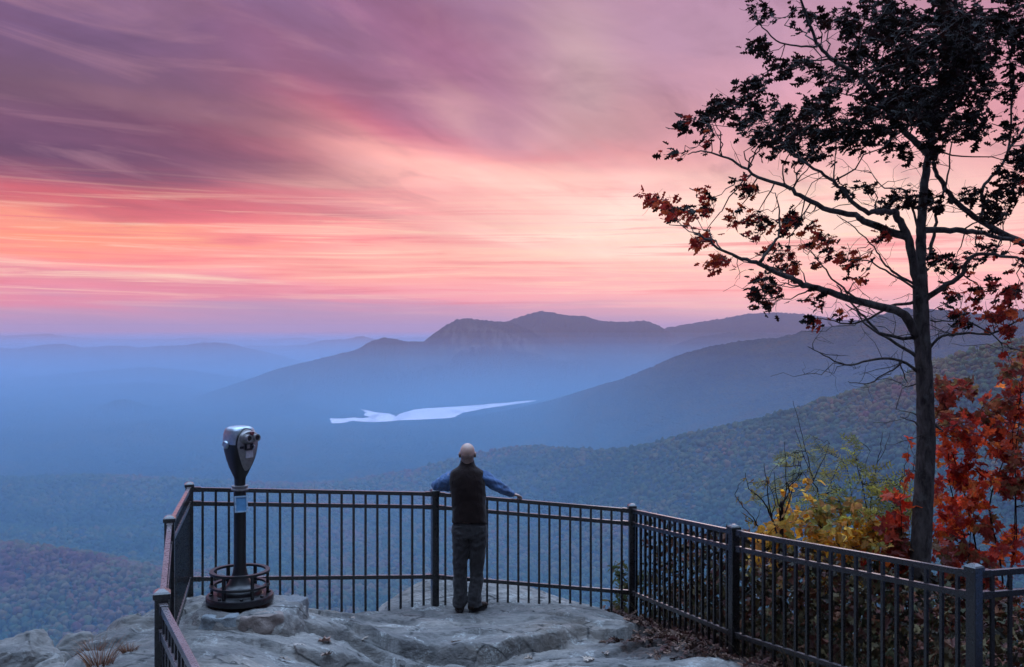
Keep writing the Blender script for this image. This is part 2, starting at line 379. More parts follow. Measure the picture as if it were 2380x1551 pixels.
# lake
bm = bmesh.new()
shore_pts = []
for i in range(len(LAKE)):                                   # ragged banks
    (x0, y0), (x1, y1) = LAKE[i], LAKE[(i + 1) % len(LAKE)]; nn = max(1, int(math.hypot(x1 - x0, y1 - y0) / 16))
    for k in range(nn):
        x = x0 + (x1 - x0) * k / nn; y = y0 + (y1 - y0) * k / nn; L = math.hypot(x1 - x0, y1 - y0) + 1e-6
        w = float(fbm(np.array([x / 45.]), np.array([y / 45.]), 4, 66)[0]) * (18 if nn > 1 else 0)
        shore_pts.append((x - (y1 - y0) / L * w * .5, y + (x1 - x0) / L * w))
vs = [bm.verts.new((x, y, EYE + FLOOR + .2)) for x, y in shore_pts]; f = bm.faces.new(vs); f.normal_update()
if f.normal.z < 0: f.normal_flip()
bmesh.ops.triangulate(bm, faces=bm.faces[:])
me = bpy.data.meshes.new('lake'); bm.to_mesh(me); bm.free()
m_lake, t, b = material('lake_water')
vec = t.new('ShaderNodeTexCoord').outputs['Object']
b.inputs['Base Color'].default_value = (1.0, .86, .88, 1); b.inputs['Metallic'].default_value = 1.0; t.put(b.inputs['Roughness'], t.fac(t.noise(t.mapping(vec, (1, .25, 1)), .012, 5, .6), .35, .65, .38, .72)); b.inputs['IOR'].default_value = 1.33
t.put(b.inputs['Normal'], t.bump(t.noise(vec, .05, 4), .02, 1.0))
lake = link_mesh('lake', me, m_lake); tag(lake, 'pale lake shining in the blue valley', kind='structure')

# woods on the nearer slopes: real crowns, one mass
def crowns():
    rng = np.random.default_rng(5)
    n = 170000
    yv = np.sqrt(rng.uniform(1000 ** 2, 3050 ** 2, n)); xv = rng.uniform(-.56, .56, n) * yv
    keep = rng.uniform(0, 1, n) < np.interp(yv, [1000, 1600, 2300, 3050], [1, 1, .75, .5])
    # thin out to about 9 m spacing by grid cell
    key = np.floor(xv / 8.5).astype(np.int64) * 100000 + np.floor(yv / 8.5).astype(np.int64)
    _, idx = np.unique(key, return_index=True)
    kk = np.zeros(n, bool); kk[idx] = True; keep &= kk
    xv, yv = xv[keep], yv[keep]
    zv = terrain(xv, yv) + EYE
    bm = bmesh.new(); bmesh.ops.create_icosphere(bm, subdivisions=2, radius=1)
    base = np.array([v.co[:] for v in bm.verts]); fc = np.array([[v.index for v in f.verts] for f in bm.faces]); bm.free()
    fcz = base[fc].mean(1)[:, 2]; fc = fc[fcz > -.35]
    used = np.unique(fc); remap = -np.ones(len(base), int); remap[used] = np.arange(len(used)); base = base[used]; fc = remap[fc]
    m = len(xv); nb = len(base)
    r = 3.0 + 4.6 * rng.uniform(0, 1, m) ** 1.6; hgt = r * rng.uniform(.8, 1.35, m)
    variants = [base * (1 + rng.normal(0, .17, (nb, 1))) for _ in range(24)]
    vsel = rng.integers(0, 24, m); ang = rng.uniform(0, 6.28, m)
    B = np.stack(variants)[vsel]
    ca, sa = np.cos(ang)[:, None], np.sin(ang)[:, None]
    X = (B[..., 0] * ca - B[..., 1] * sa) * r[:, None] + xv[:, None]
    Y = (B[..., 0] * sa + B[..., 1] * ca) * r[:, None] + yv[:, None]
    Z = B[..., 2] * hgt[:, None] + (zv + hgt * .5 + rng.uniform(-1, 2, m))[:, None]
    co = np.stack([X, Y, Z], -1).reshape(-1, 3)
    F = (fc[None] + (np.arange(m) * nb)[:, None, None]).reshape(-1, 3)
    me = np_mesh('forest', co, F, smooth=True)
    patch = fbm(xv / 260, yv / 260, 4, 91) * .9 + fbm(xv / 900, yv / 900, 3, 12) * .8 + rng.normal(0, .34, m)
    patch += sstep(900, 300, np.abs(yv - 1300)) * sstep(-100, -500, xv) * .75
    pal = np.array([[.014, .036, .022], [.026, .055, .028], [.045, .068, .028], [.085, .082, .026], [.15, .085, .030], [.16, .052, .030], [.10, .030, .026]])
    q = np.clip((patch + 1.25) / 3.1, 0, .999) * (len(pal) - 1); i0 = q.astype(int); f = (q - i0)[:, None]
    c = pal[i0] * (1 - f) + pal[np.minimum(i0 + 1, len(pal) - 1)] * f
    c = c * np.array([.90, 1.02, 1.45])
    c *= rng.uniform(.82, 1.2, (m, 1))
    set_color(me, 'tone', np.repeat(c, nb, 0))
    return me
m_for, t, b = material('autumn_forest')
a = t.new('ShaderNodeAttribute'); a.attribute_name = 'tone'
vec = t.new('ShaderNodeTexCoord').outputs['Object']
nz = t.noise(vec, .9, 3, .7)
t.put(b.inputs['Base Color'], t.mix(1.0, a.outputs['Color'], t.ramp(nz, [(.3, (.65, .65, .65)), (.7, (1.3, 1.3, 1.3))]), 'MULTIPLY'))
b.inputs['Roughness'].default_value = 1; b.inputs['Specular IOR Level'].default_value = 0
t.put(b.inputs['Normal'], t.bump(nz, .8, 1.5))
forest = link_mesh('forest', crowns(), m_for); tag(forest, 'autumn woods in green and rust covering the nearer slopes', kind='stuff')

# the air: one even haze, and a denser layer lying in the valley
def air(name, label, top, dens, colr, wide):
    bm = bmesh.new(); bmesh.ops.create_cube(bm, size=1)
    for v in bm.verts:
        v.co = (v.co.x * wide, 14000 + v.co.y * (wide - 28000), EYE + (top if v.co.z > 0 else -560))
    me = bpy.data.meshes.new(name); bm.to_mesh(me); bm.free()
    m = bpy.data.materials.new(name + '_air'); m.use_nodes = True
    t = NT(m.node_tree); m.node_tree.nodes.remove(m.node_tree.nodes['Principled BSDF'])
    pv = t.new('ShaderNodeVolumePrincipled'); pv.inputs['Color'].default_value = colr
    pv.inputs['Density'].default_value = dens; pv.inputs['Anisotropy'].default_value = .15
    t.l.new(pv.outputs[0], m.node_tree.nodes['Material Output'].inputs['Volume'])
    return tag(link_mesh(name, me, m), label, kind='stuff')
haze = air('haze', 'blue evening haze filling the air over the whole valley', 190.0, .54e-4, (.88, .58, .68, 1), 72000)
for top, wide, dens in ((-8, 71600, .09e-4), (-45, 71400, .24e-4), (-95, 71200, .54e-4), (-170, 71000, .58e-4), (-250, 70800, .45e-4), (-340, 70600, .45e-4)):
    mist = air('mist', 'soft layers of blue mist deepening towards the valley floor', top, dens, ((.36, .62, .96, 1) if top > -60 else (.13, .66, 1.0, 1)), wide)
    mist['group'] = 'layers of mist in the valley'
# ------------------------------------------------------------------ mesh builder
class MB:
    def __init__(s): s.v = []; s.f = []; s.mi = []
    def add(s, vs, fs, mi=0):
        o = len(s.v); s.v += [tuple(v) for v in vs]; s.f += [tuple(i + o for i in f) for f in fs]; s.mi += [mi] * len(fs)
    def box(s, c, size, M=None, bev=0., mi=0):
        bm = bmesh.new(); bmesh.ops.create_cube(bm, size=1)
        for v in bm.verts: v.co = Vector((v.co.x * size[0], v.co.y * size[1], v.co.z * size[2]))
        if bev: bmesh.ops.bevel(bm, geom=bm.edges[:], offset=bev, segments=2, affect='EDGES', profile=.6)
        bm.verts.index_update()
        vs = [((M @ v.co) if M else v.co) + Vector(c) for v in bm.verts]
        s.add(vs, [[v.index for v in f.verts] for f in bm.faces], mi); bm.free()
    def tube(s, pts, rad, seg=8, cap=True, mi=0, flat=1.0):
        pts = [Vector(p) for p in pts]; n = len(pts)
        if not hasattr(rad, '__len__'): rad = [rad] * n
        rings = []; up = None
        for i, p in enumerate(pts):
            d = (pts[min(i + 1, n - 1)] - pts[max(i - 1, 0)])
            if d.length < 1e-9: d = Vector((0, 0, 1))
            d.normalize()
            if up is None:
                up = Vector((0, 0, 1)) if abs(d.z) < .9 else Vector((0, 1, 0))
            a = d.cross(up)
            if a.length < 1e-4: a = d.orthogonal()
            a.normalize(); up = a.cross(d).normalized()
            rings.append([p + (a * math.cos(2 * math.pi * k / seg) + up * math.sin(2 * math.pi * k / seg) * flat) * rad[i] for k in range(seg)])
        vs = [v for r in rings for v in r]; fs = []
        for i in range(n - 1):
            for k in range(seg):
                a, b = i * seg + k, i * seg + (k + 1) % seg
                fs.append((a, b, b + seg, a + seg))
        if cap: fs.append(tuple(reversed(range(seg)))); fs.append(tuple(range((n - 1) * seg, n * seg)))
        s.add(vs, fs, mi)
    def lathe(s, prof, seg=40, c=(0, 0, 0), M=None, closed=False, mi=0):
        vs = []; n = len(prof)
        for r, z in prof:
            for k in range(seg):
                a = 2 * math.pi * k / seg; p = Vector((r * math.cos(a), r * math.sin(a), z))
                vs.append(((M @ p) if M else p) + Vector(c))
        fs = []
        for i in range(n if closed else n - 1):
            j = (i + 1) % n
            for k in range(seg):
                fs.append((i * seg + k, i * seg + (k + 1) % seg, j * seg + (k + 1) % seg, j * seg + k))
        if not closed:
            fs.append(tuple(reversed(range(seg)))); fs.append(tuple(range((n - 1) * seg, n * seg)))
        s.add(vs, fs, mi)
    def mesh(s, name, smooth=False, normals=True):
        me = bpy.data.meshes.new(name); me.from_pydata(s.v, [], s.f); me.update()
        me.polygons.foreach_set('material_index', s.mi)
        if normals:
            bm = bmesh.new(); bm.from_mesh(me); bmesh.ops.recalc_face_normals(bm, faces=bm.faces[:]); bm.to_mesh(me); bm.free()
        if smooth:
            me.polygons.foreach_set('use_smooth', [True] * len(me.polygons))
            if smooth is not True: me.set_sharp_from_angle(angle=math.radians(smooth))
        return me
    def build(s, name, mats, parent=None, smooth=False, normals=True):
        return link_mesh(name, s.mesh(name, smooth, normals), mats, parent)

# ------------------------------------------------------------------ look-out rock
CTRL = np.array([
    (-3.31, 10.3, .22), (-2.71, 7.95, .40), (-1.97, 5.65, .50), (-.9, 3.45, .75), (-.86, 11.2, -.05), (1.35, 11.3, -.24), (2.0, 9.05, .12), (3.13, 6.8, .12),
    (-.1, 11.0, -.05), (0, 8.6, .10), (-1.3, 8.6, .16), (1.2, 8.4, .13), (2.0, 7.8, .14), (-1.5, 10.3, .06), (-2.5, 9.3, .40), (-2.3, 8.7, .40), (-1.75, 9.2, .28), (-1.5, 9.6, .15), (1.1, 9.9, -.02), (.4, 10.0, .06),
    (0, 5, .5), (1.5, 5, .45), (0, 2, 1.0), (0, 0, 1.4), (-2, 1, 1.3), (2.5, 2, 1.0), (3, 4.5, .42), (-1.9, 10.9, -.1),
    (-.9, 12.25, -.07), (-1.45, 11.9, -.2), (0, 12.3, -.16), (.55, 12.3, -.3), (0, 13.3, -1.3), (-1, 13.2, -1.4), (1.3, 12.7, -.9), (-2.2, 11.7, -.7), (-2.9, 11.2, -.5), (-4.2, 11.3, -1.3),
    (-3.62, 9.6, .25), (-3.75, 9.0, .27), (-4.0, 8.6, .2), (-4.7, 9.2, -.5), (-4.9, 10.6, -1.6), (-6, 9, -1.6), (-4.6, 7.7, -.05), (-4.2, 7.0, .2), (-5.6, 7, -.8), (-3.2, 8.4, .36),
    (4, 9, -.25), (3, 10.5, -.3), (5, 7.5, .0), (6, 10, -.9), (3, 13, -1.6), (6, 13, -2.6), (2.1, 11.6, -.5), (5, 5, .25), (7, 6, -.2), (8, 9, -1.2),
    (0, 16.5, -7), (-5, 14.5, -7), (6, 17, -7), (-9, 9, -5.5), (-8, 4, -3), (10, 12, -4), (11, 5, -1.5), (-5, 0, .2), (5, 0, 1.0), (10, 0, -.5), (0, -4, 1.6), (-7, -4, -1), (9, -4, 0)])
def _tps():
    xy = CTRL[:, :2]; n = len(xy)
    d2 = ((xy[:, None] - xy[None]) ** 2).sum(-1)
    K = np.where(d2 > 0, .5 * d2 * np.log(d2 + 1e-12), 0) + np.eye(n) * .02
    Pm = np.hstack([np.ones((n, 1)), xy]); A = np.zeros((n + 3, n + 3))
    A[:n, :n] = K; A[:n, n:] = Pm; A[n:, :n] = Pm.T
    return np.linalg.solve(A, np.concatenate([CTRL[:, 2], np.zeros(3)]))
TPS = _tps()
def seg_dist(X, Y, pts):
    d = np.full(X.shape, 1e9); side = np.zeros(X.shape)
    for (x0, y0), (x1, y1) in zip(pts[:-1], pts[1:]):
        ex, ey = x1 - x0, y1 - y0
        tt = np.clip(((X - x0) * ex + (Y - y0) * ey) / (ex * ex + ey * ey), 0, 1)
        dx, dy = X - x0 - tt * ex, Y - y0 - tt * ey; dd = np.hypot(dx, dy)
        side = np.where(dd < d, np.sign(ex * dy - ey * dx), side); d = np.minimum(d, dd)
    return d, side
# ledges: the line on the rock, drop on its near side, how far the drop spreads
LEDGES = [([(-1.05, 9.25), (-.55, 9.12), (-.15, 9.2), (.1, 9.45), (.42, 9.72), (.62, 10.02), (.95, 10.2)], .15, .5),
          ([(-1.9, 8.62), (-1.3, 8.72), (-.85, 8.55), (-.6, 8.3)], .09, .4), ([(-.6, 8.35), (.1, 8.62), (.7, 8.72), (1.25, 8.6), (1.75, 8.72)], -.12, .8),
          ([(-2.0, 9.05), (-1.55, 9.22), (-1.2, 9.1)], .09, .35), ([(-1.7, 10.1), (-1.1, 10.35), (-.6, 10.25)], .05, .5), ([(.5, 10.6), (.95, 10.45), (1.3, 10.2)], .06, .3),
          ([(-3.6, 8.4), (-3.3, 8.8), (-3.5, 9.4)], .07, .4), ([(-.2, 10.5), (.3, 10.35), (.6, 10.45)], .04, .3), ([(-1.35, 9.75), (-.9, 9.62), (-.4, 9.75)], .05, .35),
          ([(-3.9, 9.5), (-3.6, 9.15), (-3.2, 9.3)], .06, .3), ([(.55, 9.2), (.9, 9.35), (1.2, 9.6)], .06, .3)]
CRACKS = [([(-1.05, 9.25), (-.55, 9.12), (-.15, 9.2), (.1, 9.45), (.42, 9.72)], .10, .04), ([(-1.9, 8.62), (-1.3, 8.72), (-.85, 8.55)], .07, .03),
          ([(-2.0, 9.05), (-1.55, 9.22), (-1.2, 9.1)], .09, .045), ([(-.3, 8.1), (-.1, 8.5), (.05, 8.75)], .09, .05), ([(-3.3, 7.9), (-3.75, 8.5), (-3.9, 9.1)], .16, .06),
          ([(-1.4, 8.9), (-1.1, 9.0), (-.9, 8.95), (-.7, 9.05)], .05, .022), ([(.05, 9.95), (.35, 10.0), (.6, 10.2)], .04, .02), ([(-2.2, 9.9), (-1.8, 9.75), (-1.5, 9.85)], .05, .03), ([(.2, 8.3), (.5, 8.5), (.95, 8.45)], .04, .025)]
def rock(X, Y, detail=True):
    X = np.asarray(X, float); Y = np.asarray(Y, float); sh = X.shape; x = X.ravel(); y = Y.ravel()
    z = np.empty(len(x))
    for i in range(0, len(x), 40000):
        d2 = (x[i:i + 40000, None] - CTRL[:, 0]) ** 2 + (y[i:i + 40000, None] - CTRL[:, 1]) ** 2
        z[i:i + 40000] = (.5 * d2 * np.log(d2 + 1e-12)) @ TPS[:-3] + TPS[-3] + TPS[-2] * x[i:i + 40000] + TPS[-1] * y[i:i + 40000]
    wx = x + .12 * fbm(x * 1.7, y * 1.7, 3, 41); wy = y + .12 * fbm(x * 1.7, y * 1.7, 3, 43)
    for pts, drop, spread in LEDGES:
        d, s = seg_dist(wx, wy, pts)
        z = z + np.where(s > 0, 1, -1) * drop * .5 * np.exp(-(d / spread) ** 2) * np.tanh(d / .03)
    for pts, dep, w in CRACKS:
        d, s = seg_dist(wx, wy, pts); z = z - dep * np.exp(-(d / w) ** 2)
    if detail:
        # layered, weathered gneiss: swells, shelving steps and scabs
        q = fbm(wx * .9 + .5 * wy, wy * 1.5, 4, 11) * 3.2
        st = np.floor(q) + sstep(.62, .98, q - np.floor(q))
        z = z + (st - q) * .024 + .050 * fbm(x * .8, y * 1.3, 3, 19) + .009 * fbm(x * 2.4, y * 4.4, 4, 23)
        q2 = fbm(wx * 2.6 + wy, wy * 5.5, 3, 61) * 2.6
        z = z + (np.floor(q2) + sstep(.7, .98, q2 - np.floor(q2)) - q2) * .006 + .003 * fbm(x * 14, y * 22, 3, 29)
    return z.reshape(sh)
def ground_z(x, y): return float(rock(np.array([x]), np.array([y]))[0])

SOIL = [(.75, 9.75), (1.15, 10.35), (1.6, 10.8), (2.1, 9.4), (2.6, 8.6), (3.4, 7.0), (2.6, 7.6), (1.75, 8.8), (1.35, 9.1)]
def soil_mask(X, Y):
    ins = np.zeros(X.shape, bool); d = np.full(X.shape, 1e9); n = len(SOIL)
    for i in range(n):
        (x0, y0), (x1, y1) = SOIL[i], SOIL[(i + 1) % n]
        ins ^= ((y0 > Y) != (y1 > Y)) & (X < (x1 - x0) * (Y - y0) / (y1 - y0 + 1e-9) + x0)
    d, _ = seg_dist(X, Y, SOIL + [SOIL[0]])
    sd = np.where(ins, d, -d)
    out = (X - 2.0) * .886 + (Y - 9.05) * .46          # outside the right-hand fence all is earth
    sd = np.maximum(sd, np.minimum(np.minimum(out, X - 1.2), 12.2 - Y + .3 * X))
    return sstep(-.12, .16, sd + .16 * fbm(X * 2.2, Y * 2.2, 4, 71))
def axis(lo, a, b, hi, fine, coarse):
    return np.concatenate([np.arange(lo, a, coarse), np.arange(a, b, fine), np.arange(b, hi + coarse, coarse)])
gx = axis(-9, -4.6, 4.2, 11, .0125, .16); gy = axis(-4, 7.6, 12.9, 17, .016, .16)
GX, GY = np.meshgrid(gx, gy); GZ = rock(GX, GY); SM = soil_mask(GX, GY)
GZ = GZ + SM * (.012 * fbm(GX * 9, GY * 9, 4, 5) - .01)
me = np_mesh('rock_ground', np.stack([GX, GY, GZ], -1).reshape(-1, 3), grid_faces(*GX.shape))
set_color(me, 'soil', np.repeat(SM.reshape(-1, 1), 3, 1))
m_rock, t, b = material('weathered_gneiss')
vec = t.new('ShaderNodeTexCoord').outputs['Object']
a = t.new('ShaderNodeAttribute'); a.attribute_name = 'soil'; ss = t.new('ShaderNodeSeparateColor'); t.put(ss.inputs[0], a.outputs['Color']); soil = ss.outputs[0]
warp = t.mapping(vec, (1, 1.45, 2), (0, 0, .25))
n1 = t.noise(warp, 1.1, 6, .62, .4); n2 = t.noise(warp, 6, 7, .66, .3); n3 = t.noise(vec, 38, 5, .7); n4 = t.noise(vec, 2.3, 5, .6, .8)
band = t.new('ShaderNodeTexWave'); band.bands_direction = 'Y'; t.put(band.inputs['Vector'], warp); band.inputs['Scale'].default_value = 3.2
band.inputs['Distortion'].default_value = 9; band.inputs['Detail'].default_value = 4; band.inputs['Detail Scale'].default_value = 1.6
c = t.ramp(n1, [(.28, (.055, .055, .054)), (.42, (.128, .120, .112)), (.55, (.212, .195, .174)), (.68, (.34, .305, .265))])
c = t.mix(t.fac(n2, .38, .68, 0, .75), c, t.mix(n4, (.050, .052, .052, 1), (.20, .19, .17, 1)))
c = t.mix(t.math('MULTIPLY', t.fac(band.outputs[0], .6, .95), .22), c, (.060, .062, .064, 1))
lich = t.math('MULTIPLY', t.fac(t.noise(vec, 3.4, 6, .7, .6), .55, .64), t.fac(n3, .42, .58))
c = t.mix(t.math('MULTIPLY', lich, .75), c, (.44, .45, .42, 1))
tan = t.fac(t.noise(vec, .8, 5, .6, .5), .55, .7)
c = t.mix(t.math('MULTIPLY', tan, .45), c, (.21, .155, .105, 1))
c = t.mix(t.fac(n3, .58, .76, 0, .5), c, (.03, .031, .033, 1))
crk = t.voro(t.mix(.10, t.mapping(vec, (1, 2.1, 2), (0, 0, .5)), t.noise(vec, 2.2, 5, .65, 0, 1)), 1.25, 'DISTANCE_TO_EDGE')
c = t.mix(t.math('MULTIPLY', t.fac(crk, .028, .004), t.fac(n4, .46, .56, 0, .85)), c, (.012, .012, .012, 1))
earth = t.ramp(t.noise(vec, 22, 6, .7), [(.3, (.014, .011, .010)), (.5, (.034, .024, .020)), (.62, (.070, .040, .030)), (.8, (.12, .085, .06))])
c = t.mix(soil, c, earth)
t.put(b.inputs['Base Color'], c); t.put(b.inputs['Roughness'], t.fac(n2, .3, .7, .62, .95)); b.inputs['Specular IOR Level'].default_value = .35
hh = t.math('ADD', t.math('MULTIPLY', n2, .55), t.math('ADD', t.math('MULTIPLY', n3, .22), t.math('MULTIPLY', band.outputs[0], .09)))
t.put(b.inputs['Normal'], t.bump(hh, .9, .05))
rock_o = link_mesh('rock_ground', me, m_rock); tag(rock_o, 'weathered grey rock outcrop of the look-out', kind='structure')

# loose boulders on the left, beyond the fence
def boulder_mesh(size, seed, n=5):
    bm = bmesh.new(); bmesh.ops.create_icosphere(bm, subdivisions=n, radius=1)
    co = np.array([v.co[:] for v in bm.verts]); fc = np.array([[v.index for v in f.verts] for f in bm.faces]); bm.free()
    rng = np.random.default_rng(seed)
    for _ in range(9):                                      # broad split faces
        nrm = rng.normal(size=3); nrm[2] = abs(nrm[2]) * .8; nrm /= np.linalg.norm(nrm); k = rng.uniform(.62, .85)
        d = co @ nrm; co = co - np.outer(np.maximum(d - k, 0) * .92, nrm)
    r = 1 + .07 * fbm(co[:, 0] * 2 + seed, co[:, 1] * 2 + co[:, 2] * 3, 4, seed) + .03 * fbm(co[:, 0] * 7, co[:, 1] * 7 + co[:, 2] * 9, 4, seed + 3)
    me = np_mesh('boulder', co * r[:, None] * np.array(size), fc)
    set_color(me, 'soil', np.zeros((len(co), 3)))
    return me
for (px, py, d, size, seed, rz, lab) in [
        (52, 1556, 8.35, (.36, .34, .36), 3, .4, 'angular grey boulder in the lower left corner of the ledge'),
        (-40, 1585, 8.1, (.34, .3, .3), 8, 1.2, 'pale rock cut by the left edge of the frame'),
        (222, 1588, 8.0, (.48, .36, .26), 5, 2.1, 'rounded grey boulder beside the russet grass tufts'),
        (170, 1535, 8.9, (.34, .30, .24), 11, .8, 'low darker rock wedged behind the russet grass tufts')]:
    o = link_mesh('boulder', boulder_mesh(size, seed), m_rock); o.location = P(px, py, d); o.rotation_euler = (0, 0, rz)
    tag(o, lab, 'boulder', 'boulders left of the fence')
# ------------------------------------------------------------------ black metal fence
m_paint, t, b = material('black_paint')
vec = t.new('ShaderNodeTexCoord').outputs['Object']
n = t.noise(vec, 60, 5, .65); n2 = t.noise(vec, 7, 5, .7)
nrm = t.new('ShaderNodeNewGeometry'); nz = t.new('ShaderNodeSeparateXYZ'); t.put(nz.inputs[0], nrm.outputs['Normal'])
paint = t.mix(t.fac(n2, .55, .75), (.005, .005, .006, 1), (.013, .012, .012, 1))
top_sheen = t.math('MULTIPLY', t.fac(nz.outputs[2], .75, .95), t.fac(n2, .30, .62, .45, 1.))          # sky highlight painted pale on the upper faces
t.put(b.inputs['Base Color'], t.mix(top_sheen, paint, (.125, .105, .105, 1)))
t.put(b.inputs['Roughness'], t.fac(n, .3, .7, .22, .38)); b.inputs['Specular IOR Level'].default_value = .7; b.inputs['Coat Weight'].default_value = .3; b.inputs['Coat Roughness'].default_value = .16
t.put(b.inputs['Normal'], t.bump(n, .25, .002))

#        x      y    rail top z, cap z
POSTS = {'L3': (-.92, 3.46, 1.52, 1.58), 'L2': (-1.97, 5.65, 1.475, 1.545), 'L1': (-2.71, 7.95, 1.485, 1.537), 'A': (-3.31, 10.3, 1.40, 1.447), 'B': (-.86, 11.2, 1.205, 1.24),
         'C': (1.35, 11.3, 1.00, 1.054), 'D': (2.0, 9.05, 1.21, 1.253), 'E': (3.13, 6.8, 1.375, 1.421), 'F': (5.55, 7.05, 1.50, 1.56)}
PANELS = [('A', 'B', 19, 0), ('B', 'C', 18, 0), ('C', 'D', 18, 0), ('D', 'E', 18, 0), ('E', 'F', 18, 3), ('L2', 'L3', 18, 6), ('L1', 'L2', 18, 0), ('A', 'L1', 18, 0)]
fence = empty('metal_fence', (-.86, 11.2, 0)); FL = Vector((-.86, 11.2, 0))
tag(fence, 'black metal railing with slim pickets around the rocky look-out', 'fence')
def ang_of(a, b): return math.atan2(POSTS[b][1] - POSTS[a][1], POSTS[b][0] - POSTS[a][0])
post_dir = {'L3': ang_of('L2', 'L3'), 'L2': ang_of('L1', 'L2'), 'L1': ang_of('A', 'L1'), 'A': ang_of('A', 'B'), 'B': ang_of('A', 'B'), 'C': ang_of('B', 'C'), 'D': ang_of('C', 'D'), 'E': ang_of('D', 'E'), 'F': ang_of('E', 'F')}
for k, (x, y, zr, zc) in POSTS.items():
    g = ground_z(x, y) - .25; M = Matrix.Rotation(post_dir[k], 3, 'Z')
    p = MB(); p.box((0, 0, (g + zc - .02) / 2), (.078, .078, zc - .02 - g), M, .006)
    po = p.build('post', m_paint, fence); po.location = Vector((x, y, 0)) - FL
    c = MB(); w = .047
    prof = [(w, zc - .045), (w, zc - .016), (w * .86, zc - .009), (w * .80, zc - .006), (w * .30, zc + .008)]
    vs = []; fs = []
    for r, z in prof:
        for sx, sy in ((-1, -1), (1, -1), (1, 1), (-1, 1)): vs.append(M @ Vector((sx * r, sy * r, z)))
    for i in range(len(prof) - 1):
        for q in range(4): fs.append((i * 4 + q, i * 4 + (q + 1) % 4, i * 4 + 4 + (q + 1) % 4, i * 4 + 4 + q))
    fs.append((3, 2, 1, 0)); fs.append((16, 17, 18, 19)); c.add(vs, fs)
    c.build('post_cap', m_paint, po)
n_pick = 0
stuff_pick = MB()
RW, RH = .036, .042
for a, b_, npk, only in PANELS:
    pa, pb = Vector((POSTS[a][0], POSTS[a][1], 0)), Vector((POSTS[b_][0], POSTS[b_][1], 0))
    za, zb = POSTS[a][2], POSTS[b_][2]
    d = (pb - pa); L = d.length; d.normalize(); ang = math.atan2(d.y, d.x); R = Matrix.Rotation(ang, 3, 'Z')
    slope = math.atan2(zb - za, L); Rs = R @ Matrix.Rotation(-slope, 3, 'Y')
    def at(s_): return pa + d * s_ + Vector((0, 0, za + (zb - za) * s_ / L))
    for off in (0., .145, .92):
        mid = at(L / 2) - Vector((0, 0, off + RH / 2))
        r = MB(); ln = (L - .084) / math.cos(slope)
        # channel section: two side cheeks and a top web, so pickets show through the top
        r.box((0, 0, 0), (ln, RW, RH), Rs, .004)
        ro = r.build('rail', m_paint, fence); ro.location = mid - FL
        for s_ in (.075, L - .075):
            br = MB(); p = at(s_) - Vector((0, 0, off + RH / 2))
            br.box((0, 0, 0), (.075, RW + .010, RH + .010), Rs, .003)
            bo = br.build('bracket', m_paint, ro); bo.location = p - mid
    sp = L / (npk + 1)
    for i in range(npk):
        s_ = sp * (i + 1); top = at(s_)
        g = ground_z(top.x, top.y)
        if a in ('L1', 'L2') or b_ == 'L1': bot = max(g - .01, top.z - 1.02)
        else: bot = max(g - .012, top.z - 1.42)
        h = top.z - .012 - bot
        sink = stuff_pick if (a == 'A' and b_ == 'L1') or (only and i >= only) else MB()
        loc = Vector((top.x, top.y, 0)) - FL
        base = loc if sink is stuff_pick else Vector((0, 0, 0))
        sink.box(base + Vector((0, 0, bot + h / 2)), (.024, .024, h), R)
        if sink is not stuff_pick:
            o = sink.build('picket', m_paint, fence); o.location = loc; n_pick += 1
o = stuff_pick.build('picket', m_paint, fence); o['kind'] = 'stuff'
# ------------------------------------------------------------------ coin viewer on its stone footing
VX, VY = -2.52, 9.3; VZ = .505
m_iron = simple('dark_cast_iron', (.008, .008, .009), .36, 0, .5, .35, 30, .25, .002)
m_chrome, t, b = material('worn_chrome')
vec = t.new('ShaderNodeTexCoord').outputs['Object']; n = t.noise(vec, 26, 6, .65); n2 = t.noise(vec, 90, 4, .6)
t.put(b.inputs['Base Color'], t.mix(t.fac(n, .35, .7), (.40, .47, .53, 1), (.27, .32, .37, 1))); b.inputs['Metallic'].default_value = 1
t.put(b.inputs['Roughness'], t.fac(n2, .3, .7, .34, .52))
m_plate, t, b = material('grey_face_plate')
vec = t.new('ShaderNodeTexCoord').outputs['Object']; n = t.noise(vec, 40, 6, .7)
t.put(b.inputs['Base Color'], t.mix(t.fac(n, .3, .7), (.17, .165, .165, 1), (.30, .29, .285, 1))); b.inputs['Metallic'].default_value = .55; t.put(b.inputs['Roughness'], t.fac(n, .3, .7, .38, .6))
m_rubber = simple('black_rubber', (.008, .008, .009), .55)
m_label = simple('worn_white_label', (.42, .42, .45), .55, 0, .5, .2, 60)
m_bluemetal = simple('pale_blue_metal', (.34, .50, .62), .3, .35, .5, .1, 30)
m_bluepanel = simple('blue_notice', (.10, .27, .46), .35, .1, .5, .15, 25)
m_red = simple('dull_red_button', (.16, .03, .035), .45)

viewer = empty('coin_viewer', (VX, VY, VZ), math.radians(51))
tag(viewer, 'coin operated tower viewer with silver head on black column beside the fence', 'viewer')
p = MB(); p.lathe([(.285, 0), (.305, .004), (.305, .052), (.298, .062), (.21, .066), (.20, .075)], 64)
for k in range(8):
    a = 2 * math.pi * k / 8 + .2; p.lathe([(.017, .06), (.017, .076), (.012, .080)], 6, (.262 * math.cos(a), .262 * math.sin(a), 0))
base = p.build('base_plate', m_iron, viewer, 35)
p = MB(); p.lathe([(.205, .06), (.200, .10), (.178, .122), (.128, .140), (.108, .165), (.083, .215), (.066, .262), (.0575, .31), (.0555, .40), (.0555, 1.02), (.056, 1.04)], 40)
column = p.build('column', m_iron, viewer, 40)
p = MB()
for k in range(4):
    a = math.pi / 4 + k * math.pi / 2; p.lathe([(.022, .105), (.022, .112)], 12, (.166 * math.cos(a), .166 * math.sin(a), .018))
    
